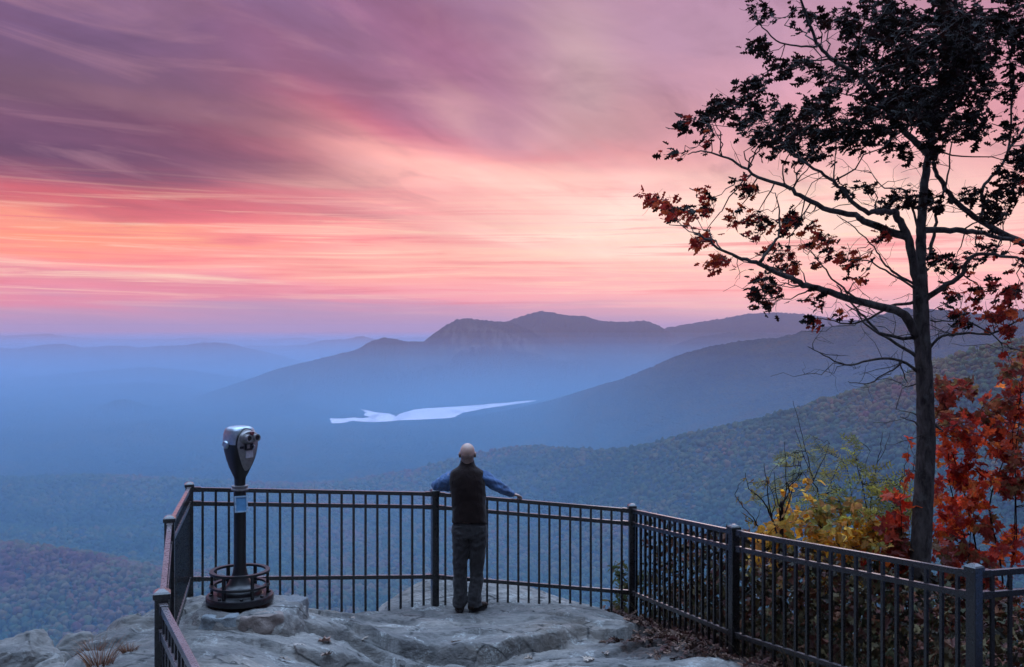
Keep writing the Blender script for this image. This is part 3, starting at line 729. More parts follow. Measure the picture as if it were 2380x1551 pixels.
p = MB()
ring_prof = [(.272, -.010), (.272, .010), (.232, .010), (.232, -.010)]
for h in (.275, .148):
    q = MB(); q.lathe([(r, z + h) for r, z in ring_prof], 72, closed=True)
    ro = q.build('foot_ring', m_iron, viewer, 35)
for k in range(6):
    a = 2 * math.pi * k / 6 + .35
    q = MB(); q.box((.250 * math.cos(a), .250 * math.sin(a), .165), (.026, .026, .218), Matrix.Rotation(a, 3, 'Z'), .003)
    q.build('ring_support', m_iron, viewer)
p = MB(); p.lathe([(.060, 1.022), (.078, 1.026), (.078, 1.038), (.070, 1.042), (.070, 1.052), (.076, 1.056), (.076, 1.066), (.060, 1.07)], 40)
p.build('collar', m_plate, viewer, 35)
# head: tear-drop body, wide at the shoulder and pinched to the neck
H0, H1 = 1.055, 1.615
def head_section(z):
    """half width (across the face), front y, back y at height z"""
    tt = (z - H0) / (H1 - H0)
    w = np.interp(tt, [0, .10, .16, .24, .34, .46, .58, .70, .80, .88, .94, .98, 1], [.050, .051, .054, .070, .091, .112, .127, .134, .134, .129, .119, .104, .072])
    f = np.interp(tt, [0, .10, .16, .24, .34, .46, .58, .70, .80, .88, .94, .98, 1], [.050, .051, .056, .078, .096, .106, .110, .110, .108, .103, .095, .083, .06])
    k = np.interp(tt, [0, .10, .16, .24, .34, .46, .58, .70, .80, .88, .94, .98, 1], [.050, .051, .054, .068, .085, .102, .116, .126, .130, .128, .120, .105, .075])
    return w, f, k
def head_mesh(z0, z1, nz, capb, capt):
    m = MB(); seg = 48; zs = np.linspace(z0, z1, nz); vs = []
    for z in zs:
        w, f, k = head_section(z); tt = (z - H0) / (H1 - H0)
        e = np.interp(tt, [0, .14, .3, 1], [2, 2, 3.2, 3.6])
        for j in range(seg):
            a = 2 * math.pi * j / seg; ca, sa = math.cos(a), math.sin(a)
            rr = (abs(ca) ** e + abs(sa) ** e) ** (-1 / e)
            x = ca * rr * w; y = sa * rr * (k if sa > 0 else f)
            vs.append((x, y, z))
    fs = []
    for i in range(nz - 1):
        for j in range(seg): fs.append((i * seg + j, i * seg + (j + 1) % seg, (i + 1) * seg + (j + 1) % seg, (i + 1) * seg + j))
    if capb: fs.append(tuple(reversed(range(seg))))
    if capt: fs.append(tuple(range((nz - 1) * seg, nz * seg)))
    m.add(vs, fs); return m
zsplit = 1.455
head_mesh(H0, zsplit, 30, True, True).build('head_housing', m_iron, viewer, 50)
hood = head_mesh(zsplit + .0005, H1, 24, True, True).build('head_hood', m_chrome, viewer, 50)
# oval face plate standing a little proud of the front
def oval_plate(zc, hw, up, dn, y, th, pinch):
    m = MB(); n = 56; out = []
    for j in range(n):
        a = 2 * math.pi * j / n; s = math.sin(a); c = math.cos(a)
        z = zc + (up if s > 0 else dn) * s
        x = hw * c * (1 - pinch * max(0, -s))
        out.append((x, z))
    def yy(x, z): return -float(head_section(z)[1]) * (1 - .06 * (x / .13) ** 2) + y
    a_ = [(x, yy(x, z), z) for x, z in out]; b_ = [(x * .94, yy(x, z) - th, zc + (z - zc) * .96) for x, z in out]
    c_ = [(0, yy(0, zc) - th, zc)]
    fs = [(j, (j + 1) % n, n + (j + 1) % n, n + j) for j in range(n)] + [(n + j, n + (j + 1) % n, 2 * n) for j in range(n)]
    m.add(a_ + b_ + c_, fs); return m
rim = oval_plate(1.445, .124, .160, .262, -.001, .010, .34).build('face_rim', m_iron, viewer, 50)
plate = oval_plate(1.445, .112, .146, .236, -.011, .006, .34).build('face_plate', m_plate, viewer, 50)
inner = oval_plate(1.445, .106, .138, .135, -.018, .004, .0).build('coin_panel', m_plate, plate, 50)
# eyepiece hood and eyepieces
fy = -.135
p = MB(); p.lathe([(.098, 0), (.096, .016), (.085, .028), (.04, .034)], 40, (0, fy + .006, 1.522), Matrix.Rotation(math.pi / 2, 3, 'X') @ Matrix.Diagonal((1, .62, 1)))
eh = p.build('eyepiece_bridge', m_plate, viewer, 45)
for sx in (-1, 1):
    q = MB(); q.lathe([(.036, 0), (.036, .022), (.030, .026), (.030, .048), (.034, .052), (.034, .062), (.024, .062), (.022, .052)], 28, (sx * .043, fy - .012, 1.518), Matrix.Rotation(math.pi / 2, 3, 'X'))
    e = q.build('eyepiece', m_plate, viewer, 40)
    q = MB(); q.lathe([(.0225, .054), (.0225, .056)], 24, (sx * .043, fy - .012, 1.518), Matrix.Rotation(math.pi / 2, 3, 'X')); q.build('lens', m_rubber, e)
q = MB(); q.lathe([(.019, 0), (.019, .02), (.015, .026)], 20, (.01, fy - .02, 1.560), Matrix.Rotation(math.pi / 2, 3, 'X')); q.build('focus_button', m_red, viewer, 40)
q = MB(); q.box((.0, fy - .002, 1.435), (.085, .030, .058), None, .006); cb = q.build('coin_slot_box', m_iron, viewer)
q = MB(); q.box((-.018, fy - .018, 1.440), (.030, .006, .036), None, .002); q.build('coin_slot', m_plate, cb)
q = MB(); q.tube([(.030, fy - .016, 1.452), (.046, fy - .026, 1.440), (.034, fy - .030, 1.420), (.022, fy - .026, 1.408)], [.007, .007, .006, .005], 8); q.build('coin_lever', m_chrome, cb, True)
q = MB(); q.box((.004, fy - .002, 1.366), (.078, .014, .066), None, .003); q.build('instruction_plate', m_label, viewer)
q = MB(); q.box((-.074, fy + .004, 1.432), (.040, .010, .022), None, .002); q.build('badge', m_iron, viewer)
for sx in (-1, 1):
    q = MB(); q.lathe([(.038, -.01), (.038, .020), (.034, .026), (.026, .030), (.024, .026), (.008, .026)], 32, (sx * .128, .022, 1.452), Matrix.Rotation(sx * math.pi / 2, 3, 'Y'))
    q.build('side_knob', m_chrome, viewer, 40)
# framed notice clamped to the column, turned to the viewer's right
nm = Matrix.Rotation(math.radians(-28), 3, 'Z') @ Matrix.Rotation(math.radians(-14), 3, 'X')
nc = nm @ Vector((0, -.082, 0)) + Vector((0.0, 0, .885))
q = MB()
for c, s in (((-.052, 0, 0), (.014, .018, .15)), ((.052, 0, 0), (.014, .018, .15)), ((0, 0, .068), (.090, .018, .014)), ((0, 0, -.068), (.090, .018, .014))):
    q.box(nc + nm @ Vector(c), s, nm, .002)
nf = q.build('notice_frame', m_bluemetal, viewer)
q = MB(); q.box(nc + nm @ Vector((0, .003, 0)), (.092, .010, .124), nm); q.build('notice_panel', m_bluepanel, nf)
q = MB(); q.box(nc + nm @ Vector((0, .020, 0)), (.06, .024, .10), nm, .002); q.build('notice_bracket', m_iron, nf)

# stone footing
m_mortar = simple('rough_mortar', (.135, .130, .122), .9, 0, .3, .3, 14, .9, .02)
m_stone_a = simple('pale_blue_stone', (.21, .23, .235), .85, 0, .3, .25, 9, .7, .02)
m_stone_b = simple('pinkish_stone', (.23, .185, .16), .85, 0, .3, .25, 9, .7, .02)
m_stone_c = simple('dark_grey_stone', (.08, .08, .08), .9, 0, .3, .35, 9, .9, .03)
m_gravel = simple('speckled_concrete', (.17, .175, .18), .9, 0, .3, .5, 120, .8, .01)
plinth = empty('stone_footing', (VX, VY, .3)); tag(plinth, 'low footing of mortared stones under the coin viewer', 'stone base')
def stone_poly(name, pts, z0, z1, mat, seed, inset=.03, rough=.018, taper=.05):
    """irregular flat stone: outline in x,y (relative to the footing), from z0 to z1"""
    rng = np.random.default_rng(seed); n = len(pts); cx = sum(p_[0] for p_ in pts) / n; cy = sum(p_[1] for p_ in pts) / n
    bm = bmesh.new()
    rings = []
    for z, k in ((z0, 1 + taper), ((z0 + z1) / 2, 1 + taper * .4), (z1 - inset * .6, 1.0), (z1, 1 - inset * 2.2)):
        rings.append([bm.verts.new((cx + (x - cx) * k, cy + (y - cy) * k, z)) for x, y in pts])
    for i in range(3):
        for j in range(n): bm.faces.new((rings[i][j], rings[i][(j + 1) % n], rings[i + 1][(j + 1) % n], rings[i + 1][j]))
    bm.faces.new(rings[3]); bm.faces.new(list(reversed(rings[0])))
    bmesh.ops.triangulate(bm, faces=bm.faces[:])
    bmesh.ops.subdivide_edges(bm, edges=bm.edges[:], cuts=3, use_grid_fill=True)
    bmesh.ops.smooth_vert(bm, verts=bm.verts[:], factor=.5, use_axis_x=True, use_axis_y=True, use_axis_z=True)
    co = np.array([v.co[:] for v in bm.verts]); bm.normal_update()
    dsp = rough * fbm(co[:, 0] * 7 + seed, co[:, 1] * 7 + co[:, 2] * 6, 4, seed)
    for v, q_ in zip(bm.verts, dsp): v.co += v.normal * q_
    me = bpy.data.meshes.new(name); bm.to_mesh(me); bm.free()
    return link_mesh(name, me, mat, plinth, True)
stone_poly('mortar_bed', [(-.36, -.10), (-.27, -.34), (-.05, -.44), (.22, -.46), (.44, -.40), (.58, -.22), (.58, .05), (.48, .28), (.1, .42), (-.34, .36)], -.20, .186, m_rock, 3, .06, .04, .42)
stone_poly('stone', [(-.24, -.42), (-.02, -.48), (.10, -.44), (.09, -.32), (-.08, -.30), (-.22, -.33)], .02, .176, m_stone_a, 5, .03, .02, .16)
stone_poly('stone', [(.13, -.48), (.34, -.47), (.50, -.37), (.46, -.28), (.30, -.26), (.12, -.33)], .02, .190, m_stone_b, 7, .03, .025, .16)
stone_poly('stone', [(.36, .02), (.54, .00), (.60, .18), (.44, .28), (.28, .20)], 0, .190, m_gravel, 13, .03, .02, .12)
# ------------------------------------------------------------------ the man at the rail
MX, MY = -.485, 10.93
MZ = ground_z(MX, MY) + .010
person = empty('person', (MX, MY, MZ)); tag(person, 'bald man in dark vest and blue shirt leaning on the fence with back turned', 'person')
m_skin, t, b = material('skin')
vec = t.new('ShaderNodeTexCoord').outputs['Object']; n = t.noise(vec, 18, 5, .6)
skin_c = t.mix(t.fac(n, .3, .7), (.40, .25, .19, 1), (.50, .33, .26, 1))
sx_ = t.new('ShaderNodeSeparateXYZ'); t.put(sx_.inputs[0], vec)         # close-cropped fringe round the back and sides of the head
grain = t.noise(vec, 240, 3); ragged = t.math('ADD', sx_.outputs[2], t.math('MULTIPLY', t.noise(vec, 30, 3), .03))
fr = t.math('MULTIPLY', t.fac(ragged, 1.728, 1.700), t.math('MULTIPLY', t.fac(sx_.outputs[2], 1.600, 1.615), t.fac(sx_.outputs[1], .11, .07)))
t.put(b.inputs['Base Color'], t.mix(t.math('MULTIPLY', fr, t.fac(grain, .3, .6, .55, .9)), skin_c, (.075, .052, .044, 1))); b.inputs['Roughness'].default_value = .48
b.inputs['Subsurface Weight'].default_value = .08; b.inputs['Subsurface Radius'].default_value = (.01, .004, .002)
def cloth(name, col, wscale, var=.35, rough=.92, sheen=.15):
    m, t, b = material(name); vec = t.new('ShaderNodeTexCoord').outputs['Object']
    n = t.noise(vec, 9, 5, .6); w = t.noise(vec, wscale, 3, .7)
    t.put(b.inputs['Base Color'], t.mix(t.fac(t.math('ADD', t.math('MULTIPLY', n, .6), t.math('MULTIPLY', w, .4)), .35, .65), tuple(v * (1 - var) for v in col) + (1,), tuple(v * (1 + var) for v in col) + (1,)))
    b.inputs['Roughness'].default_value = rough; b.inputs['Specular IOR Level'].default_value = .15; b.inputs['Sheen Weight'].default_value = sheen
    fold = t.noise(t.mapping(vec, (1, 1, .45)), 16, 3, .55, .6)
    t.put(b.inputs['Normal'], t.bump(t.math('ADD', t.math('MULTIPLY', fold, .8), t.math('MULTIPLY', w, .2)), .8, .03)); return m
m_vest = cloth('brown_black_fleece', (.016, .0078, .0062), 160, .3)
m_shirt = cloth('blue_shirt_cotton', (.085, .155, .30), 120, .25)
m_trouser = cloth('grey_trouser_cotton', (.040, .037, .037), 110, .25)
m_boot = cloth('brown_leather', (.022, .016, .012), 60, .3, .6, 0)
m_sole = simple('boot_sole', (.012, .011, .010), .8)
def sections(secs, seg=28, sub=4):
    """loft of oval sections (centre, half width, half depth, yaw, tilt about x); smooth in between"""
    a = np.array([[*s[0], s[1], s[2], s[3] if len(s) > 3 else 0., s[4] if len(s) > 4 else 2.2] for s in secs], float)
    n = len(a); out = []
    for i in range(n - 1):
        p0, p1, p2, p3 = a[max(i - 1, 0)], a[i], a[i + 1], a[min(i + 2, n - 1)]
        for k in range(sub):
            t_ = k / sub
            out.append(.5 * ((2 * p1) + (-p0 + p2) * t_ + (2 * p0 - 5 * p1 + 4 * p2 - p3) * t_ ** 2 + (-p0 + 3 * p1 - 3 * p2 + p3) * t_ ** 3))
    out.append(a[-1]); return np.array(out)
def loft(secs, seg=28, sub=4, wr=0., seed=0, ws=(14, 9)):
    A = sections(secs, seg, sub); m = MB(); vs = []; n = len(A)
    C = A[:, :3]
    for i in range(n):
        d = Vector(C[min(i + 1, n - 1)] - C[max(i - 1, 0)]).normalized()
        yaw = A[i, 5]; ax = Vector((math.cos(yaw), math.sin(yaw), 0)); ax = (ax - d * ax.dot(d)).normalized(); ay = d.cross(ax)
        for j in range(seg):
            th = 2 * math.pi * j / seg; c_, s_ = math.cos(th), math.sin(th); e = A[i, 6]; rr = (abs(c_) ** e + abs(s_) ** e) ** (-1 / e)
            k = 1.
            if wr: k = 1 + wr * float(fbm(np.array([C[i, 2] * ws[0] + math.sin(th) * 1.2 + C[i, 0] * ws[0]]), np.array([math.cos(th) * 1.3 + ws[1] * .2 * C[i, 2]]), 3, seed)[0])
            vs.append(Vector(C[i]) + ax * (c_ * rr * A[i, 3] * k) + ay * (s_ * rr * A[i, 4] * k))
    fs = [(i * seg + j, i * seg + (j + 1) % seg, (i + 1) * seg + (j + 1) % seg, (i + 1) * seg + j) for i in range(n - 1) for j in range(seg)]
    fs.append(tuple(reversed(range(seg)))); fs.append(tuple(range((n - 1) * seg, n * seg)))
    m.add(vs, fs); return m
def merged(name, mbs, mat, voxel, smooth_it=4, parent=person):
    """several closed lofts fused into one continuous skin"""
    allm = MB()
    for m in mbs: allm.add(m.v, m.f)
    me = allm.mesh(name); o = bpy.data.objects.new(name + '_tmp', me); COL.objects.link(o)
    r = o.modifiers.new('r', 'REMESH'); r.mode = 'VOXEL'; r.voxel_size = voxel
    s = o.modifiers.new('s', 'SMOOTH'); s.factor = .5; s.iterations = smooth_it
    dg = bpy.context.evaluated_depsgraph_get(); dg.update()
    me2 = bpy.data.meshes.new_from_object(o.evaluated_get(dg)); bpy.data.objects.remove(o); bpy.data.meshes.remove(me)
    me2.name = name
    return link_mesh(name, me2, mat, parent, True)
def ellip(c, r, M=None, n=3):
    bm = bmesh.new(); bmesh.ops.create_icosphere(bm, subdivisions=n, radius=1); m = MB()
    vs = []
    for v in bm.verts:
        p = Vector((v.co.x * r[0], v.co.y * r[1], v.co.z * r[2])); vs.append(((M @ p) if M else p) + Vector(c))
    m.add(vs, [[v.index for v in f.verts] for f in bm.faces]); bm.free(); return m

SHL, SHR = Vector((-.172, .035, 1.445)), Vector((.170, .035, 1.445))
ELL, WRL = Vector((-.345, .10, 1.345)), Vector((-.150, .275, 1.292))
ELR, WRR = Vector((.345, .115, 1.325)), Vector((.492, .268, 1.222))
# body under the clothes: one continuous figure
hd = Vector((-.002, .045, 1.705))
def finger(base, dirs, r, ln):
    pts = [base]
    for d_, l_ in zip(dirs, ln): pts.append(pts[-1] + d_.normalized() * l_)
    m = MB(); m.tube(pts, [r, r * 1.02, r * .92, r * .72][:len(pts)], 8); mm = [m, ellip(pts[-1], (r * .75,) * 3, None, 1)]
    return mm
def hand(wr, fwd, up, thumb_side, curl):
    fwd = fwd.normalized(); side = fwd.cross(up).normalized(); up = side.cross(fwd).normalized()
    M = Matrix((side, fwd, up)).transposed(); ms = []
    pc = wr + fwd * .048; ms.append(ellip(pc, (.043, .055, .0165), M)); ms.append(ellip(wr + fwd * .008, (.028, .03, .020), M))
    for k, (o_, l_) in enumerate(((-.031, .068), (-.0105, .078), (.0105, .073), (.030, .058))):
        b_ = wr + fwd * .085 + side * o_ * (1.05) - up * .001
        c1, c2, c3 = curl
        def dr(a): return fwd * math.cos(a) - up * math.sin(a) + side * o_ * 2.2
        ms += finger(b_, [dr(c1), dr(c1 + c2), dr(c1 + c2 + c3)], .0088 - .0006 * (k == 3), [l_ * .45, l_ * .32, l_ * .26])
    tb = wr + fwd * .030 + side * thumb_side * .036
    ms += finger(tb, [fwd * .6 + side * thumb_side * .8 - up * .2, fwd * .9 + side * thumb_side * .35 - up * .4, fwd * .9 - up * .5], .0105, [.034, .030, .022])
    return ms
body = [
    loft([((.02, .0, .80), .145, .095), ((.02, .0, .92), .155, .105), ((.015, .0, 1.05), .150, .105), ((0, .01, 1.2), .160, .11), ((0, .02, 1.36), .172, .115), ((0, .025, 1.46), .165, .10), ((0, .03, 1.53), .09, .075), ((0, .035, 1.58), .068, .070), ((-.002, .032, 1.64), .070, .074), ((-.002, .038, 1.68), .066, .066)]),
    loft([((-.072, 0, .88), .075, .085), ((-.082, .008, .48), .050, .055), ((-.083, -.012, .10), .040, .042)]), loft([((.108, 0, .88), .075, .085), ((.100, .018, .48), .050, .055), ((.080, -.012, .10), .040, .042)]),
    loft([((*SHL,), .062, .062), ((*((SHL + ELL) / 2),), .048, .048), ((*ELL,), .040, .040), ((*((ELL * .6 + WRL * .4)),), .040, .040), ((*WRL,), .027, .027)]),
    loft([((*SHR,), .062, .062), ((*((SHR + ELR) / 2),), .048, .048), ((*ELR,), .040, .040), ((*((ELR * .6 + WRR * .4)),), .040, .040), ((*WRR,), .027, .027)]),
    ellip(hd + Vector((0, -.004, .022)), (.080, .094, .090)), ellip(hd + Vector((0, .030, -.045)), (.056, .062, .066)), ellip(hd + Vector((0, -.036, -.026)), (.070, .060, .066)),
    ellip(hd + Vector((0, .104, -.020)), (.013, .018, .022)), ellip(hd + Vector((0, .086, .020)), (.050, .020, .012)), ellip(hd + Vector((0, .088, -.066)), (.026, .012, .009)),
    ellip(hd + Vector((-.030, .082, .004)), (.013, .011, .009)), ellip(hd + Vector((.030, .082, .004)), (.013, .011, .009))]
for sx in (-1, 1):
    body.append(ellip(hd + Vector((sx * .084, -.004, -.016)), (.013, .022, .034), Matrix.Rotation(sx * .30, 3, 'Z')))
body += hand(WRL, Vector((.75, .55, -.06)), Vector((0, 0, 1)), 1, (.15, .35, .25))
body += hand(WRR, Vector((.62, .55, -.22)), Vector((.15, .1, 1)), -1, (.35, .75, .5))
merged('body', body, m_skin, .0055, 3)
# shirt sleeves
def sleeve(S, E, W, seed):
    u = (E - S).normalized()
    m1 = loft([((*(S - u * .05),), .066, .074), ((*(S + u * .04),), .068, .074), ((*(S * .5 + E * .5),), .062, .066), ((*(E - u * .03),), .056, .058), ((*(E + u * .012),), .050, .052), ((*(E + (W - E) * .10),), .052, .053), ((*(E + (W - E) * .45),), .050, .050), ((*(E + (W - E) * .85),), .040, .041), ((*(E + (W - E) * .97),), .039, .039)], 24, 5, .26, seed, (26, 20))
    return m1
merged('shirt', [sleeve(SHL, ELL, WRL, 4), sleeve(SHR, ELR, WRR, 9), ellip(ELL, (.052, .054, .050)), ellip(ELR, (.050, .052, .050)), loft([((0, .02, 1.30), .17, .115), ((0, .025, 1.47), .165, .10), ((0, .03, 1.56), .075, .075)])], m_shirt, .0065, 2)
# vest with stand-up collar
vest = [loft([((.022, -.002, .948), .186, .132, 0, 2.5), ((.022, 0, .965), .190, .136, 0, 2.5), ((.020, 0, 1.06), .186, .132, 0, 2.5), ((.016, .004, 1.16), .184, .132, 0, 2.5), ((.008, .012, 1.28), .192, .138, 0, 2.5), ((.0, .02, 1.39), .197, .138, 0, 2.6),
              ((-.003, .024, 1.455), .196, .128, 0, 2.6), ((-.003, .028, 1.503), .186, .112, 0, 2.5), ((-.003, .032, 1.535), .142, .094, 0, 2.3), ((-.003, .036, 1.566), .098, .082), ((-.003, .040, 1.60), .080, .078), ((-.003, .043, 1.632), .074, .074)], 44, 6, .035, 21, (13, 12))]
merged('vest', vest, m_vest, .007, 2)
# trousers
def leg(xh, xk, xa, seed, yk=.01):
    return loft([((xh, 0, .93), .098, .118), ((xh * 1.0, .0, .82), .100, .118), ((xh * .99, .002, .70), .094, .105), ((xk, yk, .48), .078, .084), ((xk, yk - .005, .34), .074, .080), ((xa, -.012, .18), .072, .080), ((xa, -.014, .11), .076, .086), ((xa, -.012, .055), .074, .090)], 30, 7, .12, seed, (22, 14))
merged('trousers', [leg(-.070, -.082, -.083, 3), leg(.112, .100, .080, 8, .02), loft([((.022, 0, .80), .178, .122, 0, 2.5), ((.022, 0, .88), .186, .128, 0, 2.5), ((.022, 0, .97), .178, .122, 0, 2.5)], 40, 4, .03, 2)], m_trouser, .0075, 2)
# boots
def boot(x, y, rz, sole_name='sole'):
    M = Matrix.Rotation(rz, 3, 'Z')
    def tr(mb):
        mb.v = [tuple(M @ Vector(v) + Vector((x, y, 0))) for v in mb.v]; return mb
    parts_ = [tr(loft([((0, -.095, .055), .034, .030), ((0, -.075, .055), .044, .042), ((0, 0, .058), .045, .046), ((0, .08, .048), .050, .036), ((0, .14, .040), .050, .028), ((0, .185, .034), .036, .020), ((0, .20, .032), .02, .012)], 24, 4)), tr(loft([((0, -.04, .05), .046, .056), ((0, -.035, .11), .045, .054), ((0, -.03, .15), .046, .056)], 22, 4))]
    bo = merged('boot', parts_, m_boot, .006, 2)
    s = MB(); out = []
    for j in range(32):
        a = 2 * math.pi * j / 32; yy_ = math.sin(a) * .158 + .048; w = .050 * (1 - .12 * (yy_ < .0)) ; out.append((math.cos(a) * w * (1 if abs(math.sin(a)) < .9 else .9), yy_))
    vs = [(x_, y_, 0) for x_, y_ in out] + [(x_ * 1.0, y_, .026) for x_, y_ in out]
    s.add(vs, [(j, (j + 1) % 32, 32 + (j + 1) % 32, 32 + j) for j in range(32)] + [tuple(range(32, 64)), tuple(reversed(range(32)))]); tr(s)
    s.build('sole', m_sole, bo)
boot(-.083, .0, .12); boot(.088, -.005, -.62)
# ------------------------------------------------------------------ leaves, twigs, trees and shrubs
RNG = np.random.default_rng(11)
def outline(right):
    r = np.array(right, float); l = r[1:-1][::-1] * [-1, 1]
    return np.vstack([r, l])
MAPLE = outline([(0, 0), (.16, .06), (.40, -.06), (.35, .14), (.50, .20), (.66, .44), (.40, .42), (.34, .54), (.15, .50), (.20, .66), (.28, .76), (.12, .80), (0, 1.08)])
OAK = outline([(0, 0), (.07, .10), (.20, .14), (.36, .10), (.24, .30), (.16, .34), (.34, .46), (.46, .50), (.24, .62), (.14, .64), (.26, .80), (.16, .90), (0, 1.05)])
OVAL = outline([(0, 0), (.10, .12), (.17, .32), (.18, .55), (.12, .80), (0, 1.0)])
ROUND = outline([(0, 0), (.22, .06), (.36, .28), (.36, .52), (.24, .78), (0, 1.05)])
def leaf_mesh(name, pos, dirs, nrm, size, tone, shape, fold=.22, curl=.25):
    """one mesh of many leaf blades: pos/dirs/nrm (m,3), size (m,), tone (m,3)"""
    m = len(pos); t2 = np.vstack([shape, [[0, .42]]]); n = len(t2)
    d = dirs / (np.linalg.norm(dirs, axis=1, keepdims=True) + 1e-9)
    s = np.cross(d, nrm); s /= (np.linalg.norm(s, axis=1, keepdims=True) + 1e-9); u = np.cross(s, d)
    fo = RNG.uniform(-.5, 1.6, m) * fold; cu = RNG.uniform(-1, 1.6, m) * curl
    X = t2[None, :, 0] * RNG.uniform(.55, 1.12, (m, 1)); Y = np.repeat(t2[None, :, 1], m, 0)
    Z = np.abs(X) * fo[:, None] * 2 - Y ** 2 * cu[:, None] + RNG.normal(0, .035, (m, n))
    co = pos[:, None] + (X[..., None] * s[:, None] + Y[..., None] * d[:, None] + Z[..., None] * u[:, None]) * size[:, None, None]
    k = n - 1; f = np.array([(j, (j + 1) % k, k) for j in range(k)])
    F = (f[None] + (np.arange(m) * n)[:, None, None]).reshape(-1, 3)
    me = np_mesh(name, co.reshape(-1, 3), F, smooth=False); set_color(me, 'tone', np.repeat(tone, n, 0)); return me
def leaf_material(name, trans=.4, rough=.45, gloss=.4):
    m, t, b = material(name); a = t.new('ShaderNodeAttribute'); a.attribute_name = 'tone'
    vec = t.new('ShaderNodeTexCoord').outputs['Object']
    c = t.mix(1., a.outputs['Color'], t.ramp(t.noise(vec, 45, 4, .6), [(.3, (.6, .6, .6)), (.7, (1.3, 1.3, 1.3))]), 'MULTIPLY')
    t.put(b.inputs['Base Color'], c); b.inputs['Roughness'].default_value = rough; b.inputs['Specular IOR Level'].default_value = gloss
    tr = t.new('ShaderNodeBsdfTranslucent'); t.put(tr.inputs[0], c); mx = t.new('ShaderNodeMixShader'); mx.inputs[0].default_value = trans
    t.l.new(b.outputs[0], mx.inputs[1]); t.l.new(tr.outputs[0], mx.inputs[2])
    t.l.new(mx.outputs[0], m.node_tree.nodes['Material Output'].inputs[0]); return m
m_leaf = leaf_material('autumn_leaf', .68); m_dark_leaf = leaf_material('dark_leaf', .42, .6, .2); m_dry = leaf_material('dry_leaf', .1, .7, .3)
def bark(name, c0, c1, sc=18):
    m, t, b = material(name); vec = t.new('ShaderNodeTexCoord').outputs['Object']
    n = t.noise(t.mapping(vec, (1, 1, .35)), sc, 6, .7, .4); l_ = t.noise(vec, 9, 5, .65)
    c = t.mix(t.fac(n, .35, .65), c0, c1); c = t.mix(t.math('MULTIPLY', t.fac(l_, .55, .66), .5), c, (.13, .13, .12, 1))
    t.put(b.inputs['Base Color'], c); b.inputs['Roughness'].default_value = .95; b.inputs['Specular IOR Level'].default_value = .15
    t.put(b.inputs['Normal'], t.bump(n, .9, .012)); return m
m_bark = bark('grey_brown_bark', (.026, .021, .018, 1), (.11, .092, .082, 1)); m_twig = bark('dark_twig', (.016, .010, .009, 1), (.040, .026, .022, 1), 40)

def catmull(pts, sub=4):
    p = [Vector(q) for q in pts]; out = []
    for i in range(len(p) - 1):
        a, b, c, d = p[max(i - 1, 0)], p[i], p[i + 1], p[min(i + 2, len(p) - 1)]
        for k in range(sub):
            t_ = k / sub; out.append(.5 * ((2 * b) + (c - a) * t_ + (2 * a - 5 * b + 4 * c - d) * t_ ** 2 + (3 * b - a - 3 * c + d) * t_ ** 3))
    out.append(p[-1]); return out
def limb(mb, pts, r0, r1, seg=8, sub=4, jit=.0):
    q = catmull(pts, sub); n = len(q)
    for i in range(1, n - 1): q[i] = q[i] + Vector(RNG.normal(0, jit, 3))
    rad = [r0 + (r1 - r0) * (i / (n - 1)) ** .8 for i in range(n)]
    mb.tube(q, rad, seg); return q
def twig(mb, a, b, r0, r1=.0018, seg=4, wob=.05):
    a = Vector(a); b = Vector(b); L = (b - a).length; n = max(3, int(L / .12) + 2)
    off = Vector(RNG.normal(0, wob * L, 3)); pts = []
    for i in range(n + 1):
        t_ = i / n; pts.append(a.lerp(b, t_) + off * math.sin(t_ * math.pi) + (Vector(RNG.normal(0, .008 + .018 * L, 3)) if 0 < i < n else Vector()))
    mb.tube(pts, [r0 + (r1 - r0) * i / n for i in range(n + 1)], seg); return pts
class Crown:
    """gathers leaves and the twigs that carry them"""
    def __init__(s): s.p = []; s.d = []; s.n = []; s.s = []; s.t = []
    def leaf(s, p, d, size, tone, nrm=None):
        s.p.append(tuple(p)); s.d.append(tuple(d)); s.n.append(tuple(nrm) if nrm is not None else tuple(RNG.normal(size=3))); s.s.append(size); s.t.append(tuple(tone))
    def build(s, name, mat, parent, shape, **kw):
        return link_mesh(name, leaf_mesh(name, np.array(s.p), np.array(s.d), np.array(s.n), np.array(s.s), np.array(s.t), shape, **kw), mat, parent)
def rand_tone(pal):
    c = np.array(pal[RNG.integers(0, len(pal))]); return c * RNG.uniform(.7, 1.3)

# ---- the dark oak on the right
C2 = lambda cx, cy: (1190 + .51 * cx, .51 * cy)
C3 = lambda cx, cy: (1028.5 + .5677 * cx, 672.5 + .5677 * cy)
C4 = lambda cx, cy: (1661.4 + .3315 * cx, 830.7 + .3315 * cy)
TD = 9.4
oak = empty('oak_tree', (3.86, TD, ground_z(3.86, TD))); OL = oak.location.copy()
tag(oak, 'tall dark tree with windblown leaves rising behind the fence at the right', 'tree')
wood = MB(); skel = []                                     # skel: (point, radius) all along the limbs
def traced(pts, conv, w0, w1, d0=0., d1=0., seg=8):
    n = len(pts); q = []
    for i, (x, y) in enumerate(pts):
        px, py = conv(x, y) if conv else (x, y)
        q.append(P(px, py, TD + d0 + (d1 - d0) * i / max(1, n - 1)) - OL)
    s = TD / FPX / 2
    qq = limb(wood, q, w0 * s, w1 * s, seg, 4, .006 if w0 < 30 else .002)
    for i, p in enumerate(qq): skel.append((p, (w0 + (w1 - w0) * i / len(qq)) * s))
    return qq
gz_px = 770 + (EYE - OL.z + .15) * FPX / TD
traced([(2150, gz_px), (2142, 1420), (2139, 1320), (2143, 1220), (2148, 1120), (2152, 1020), (2151, 960), (2148, 880), (2143, 790), (2140, 700), (2138, 640)], None, 54, 33, seg=14)
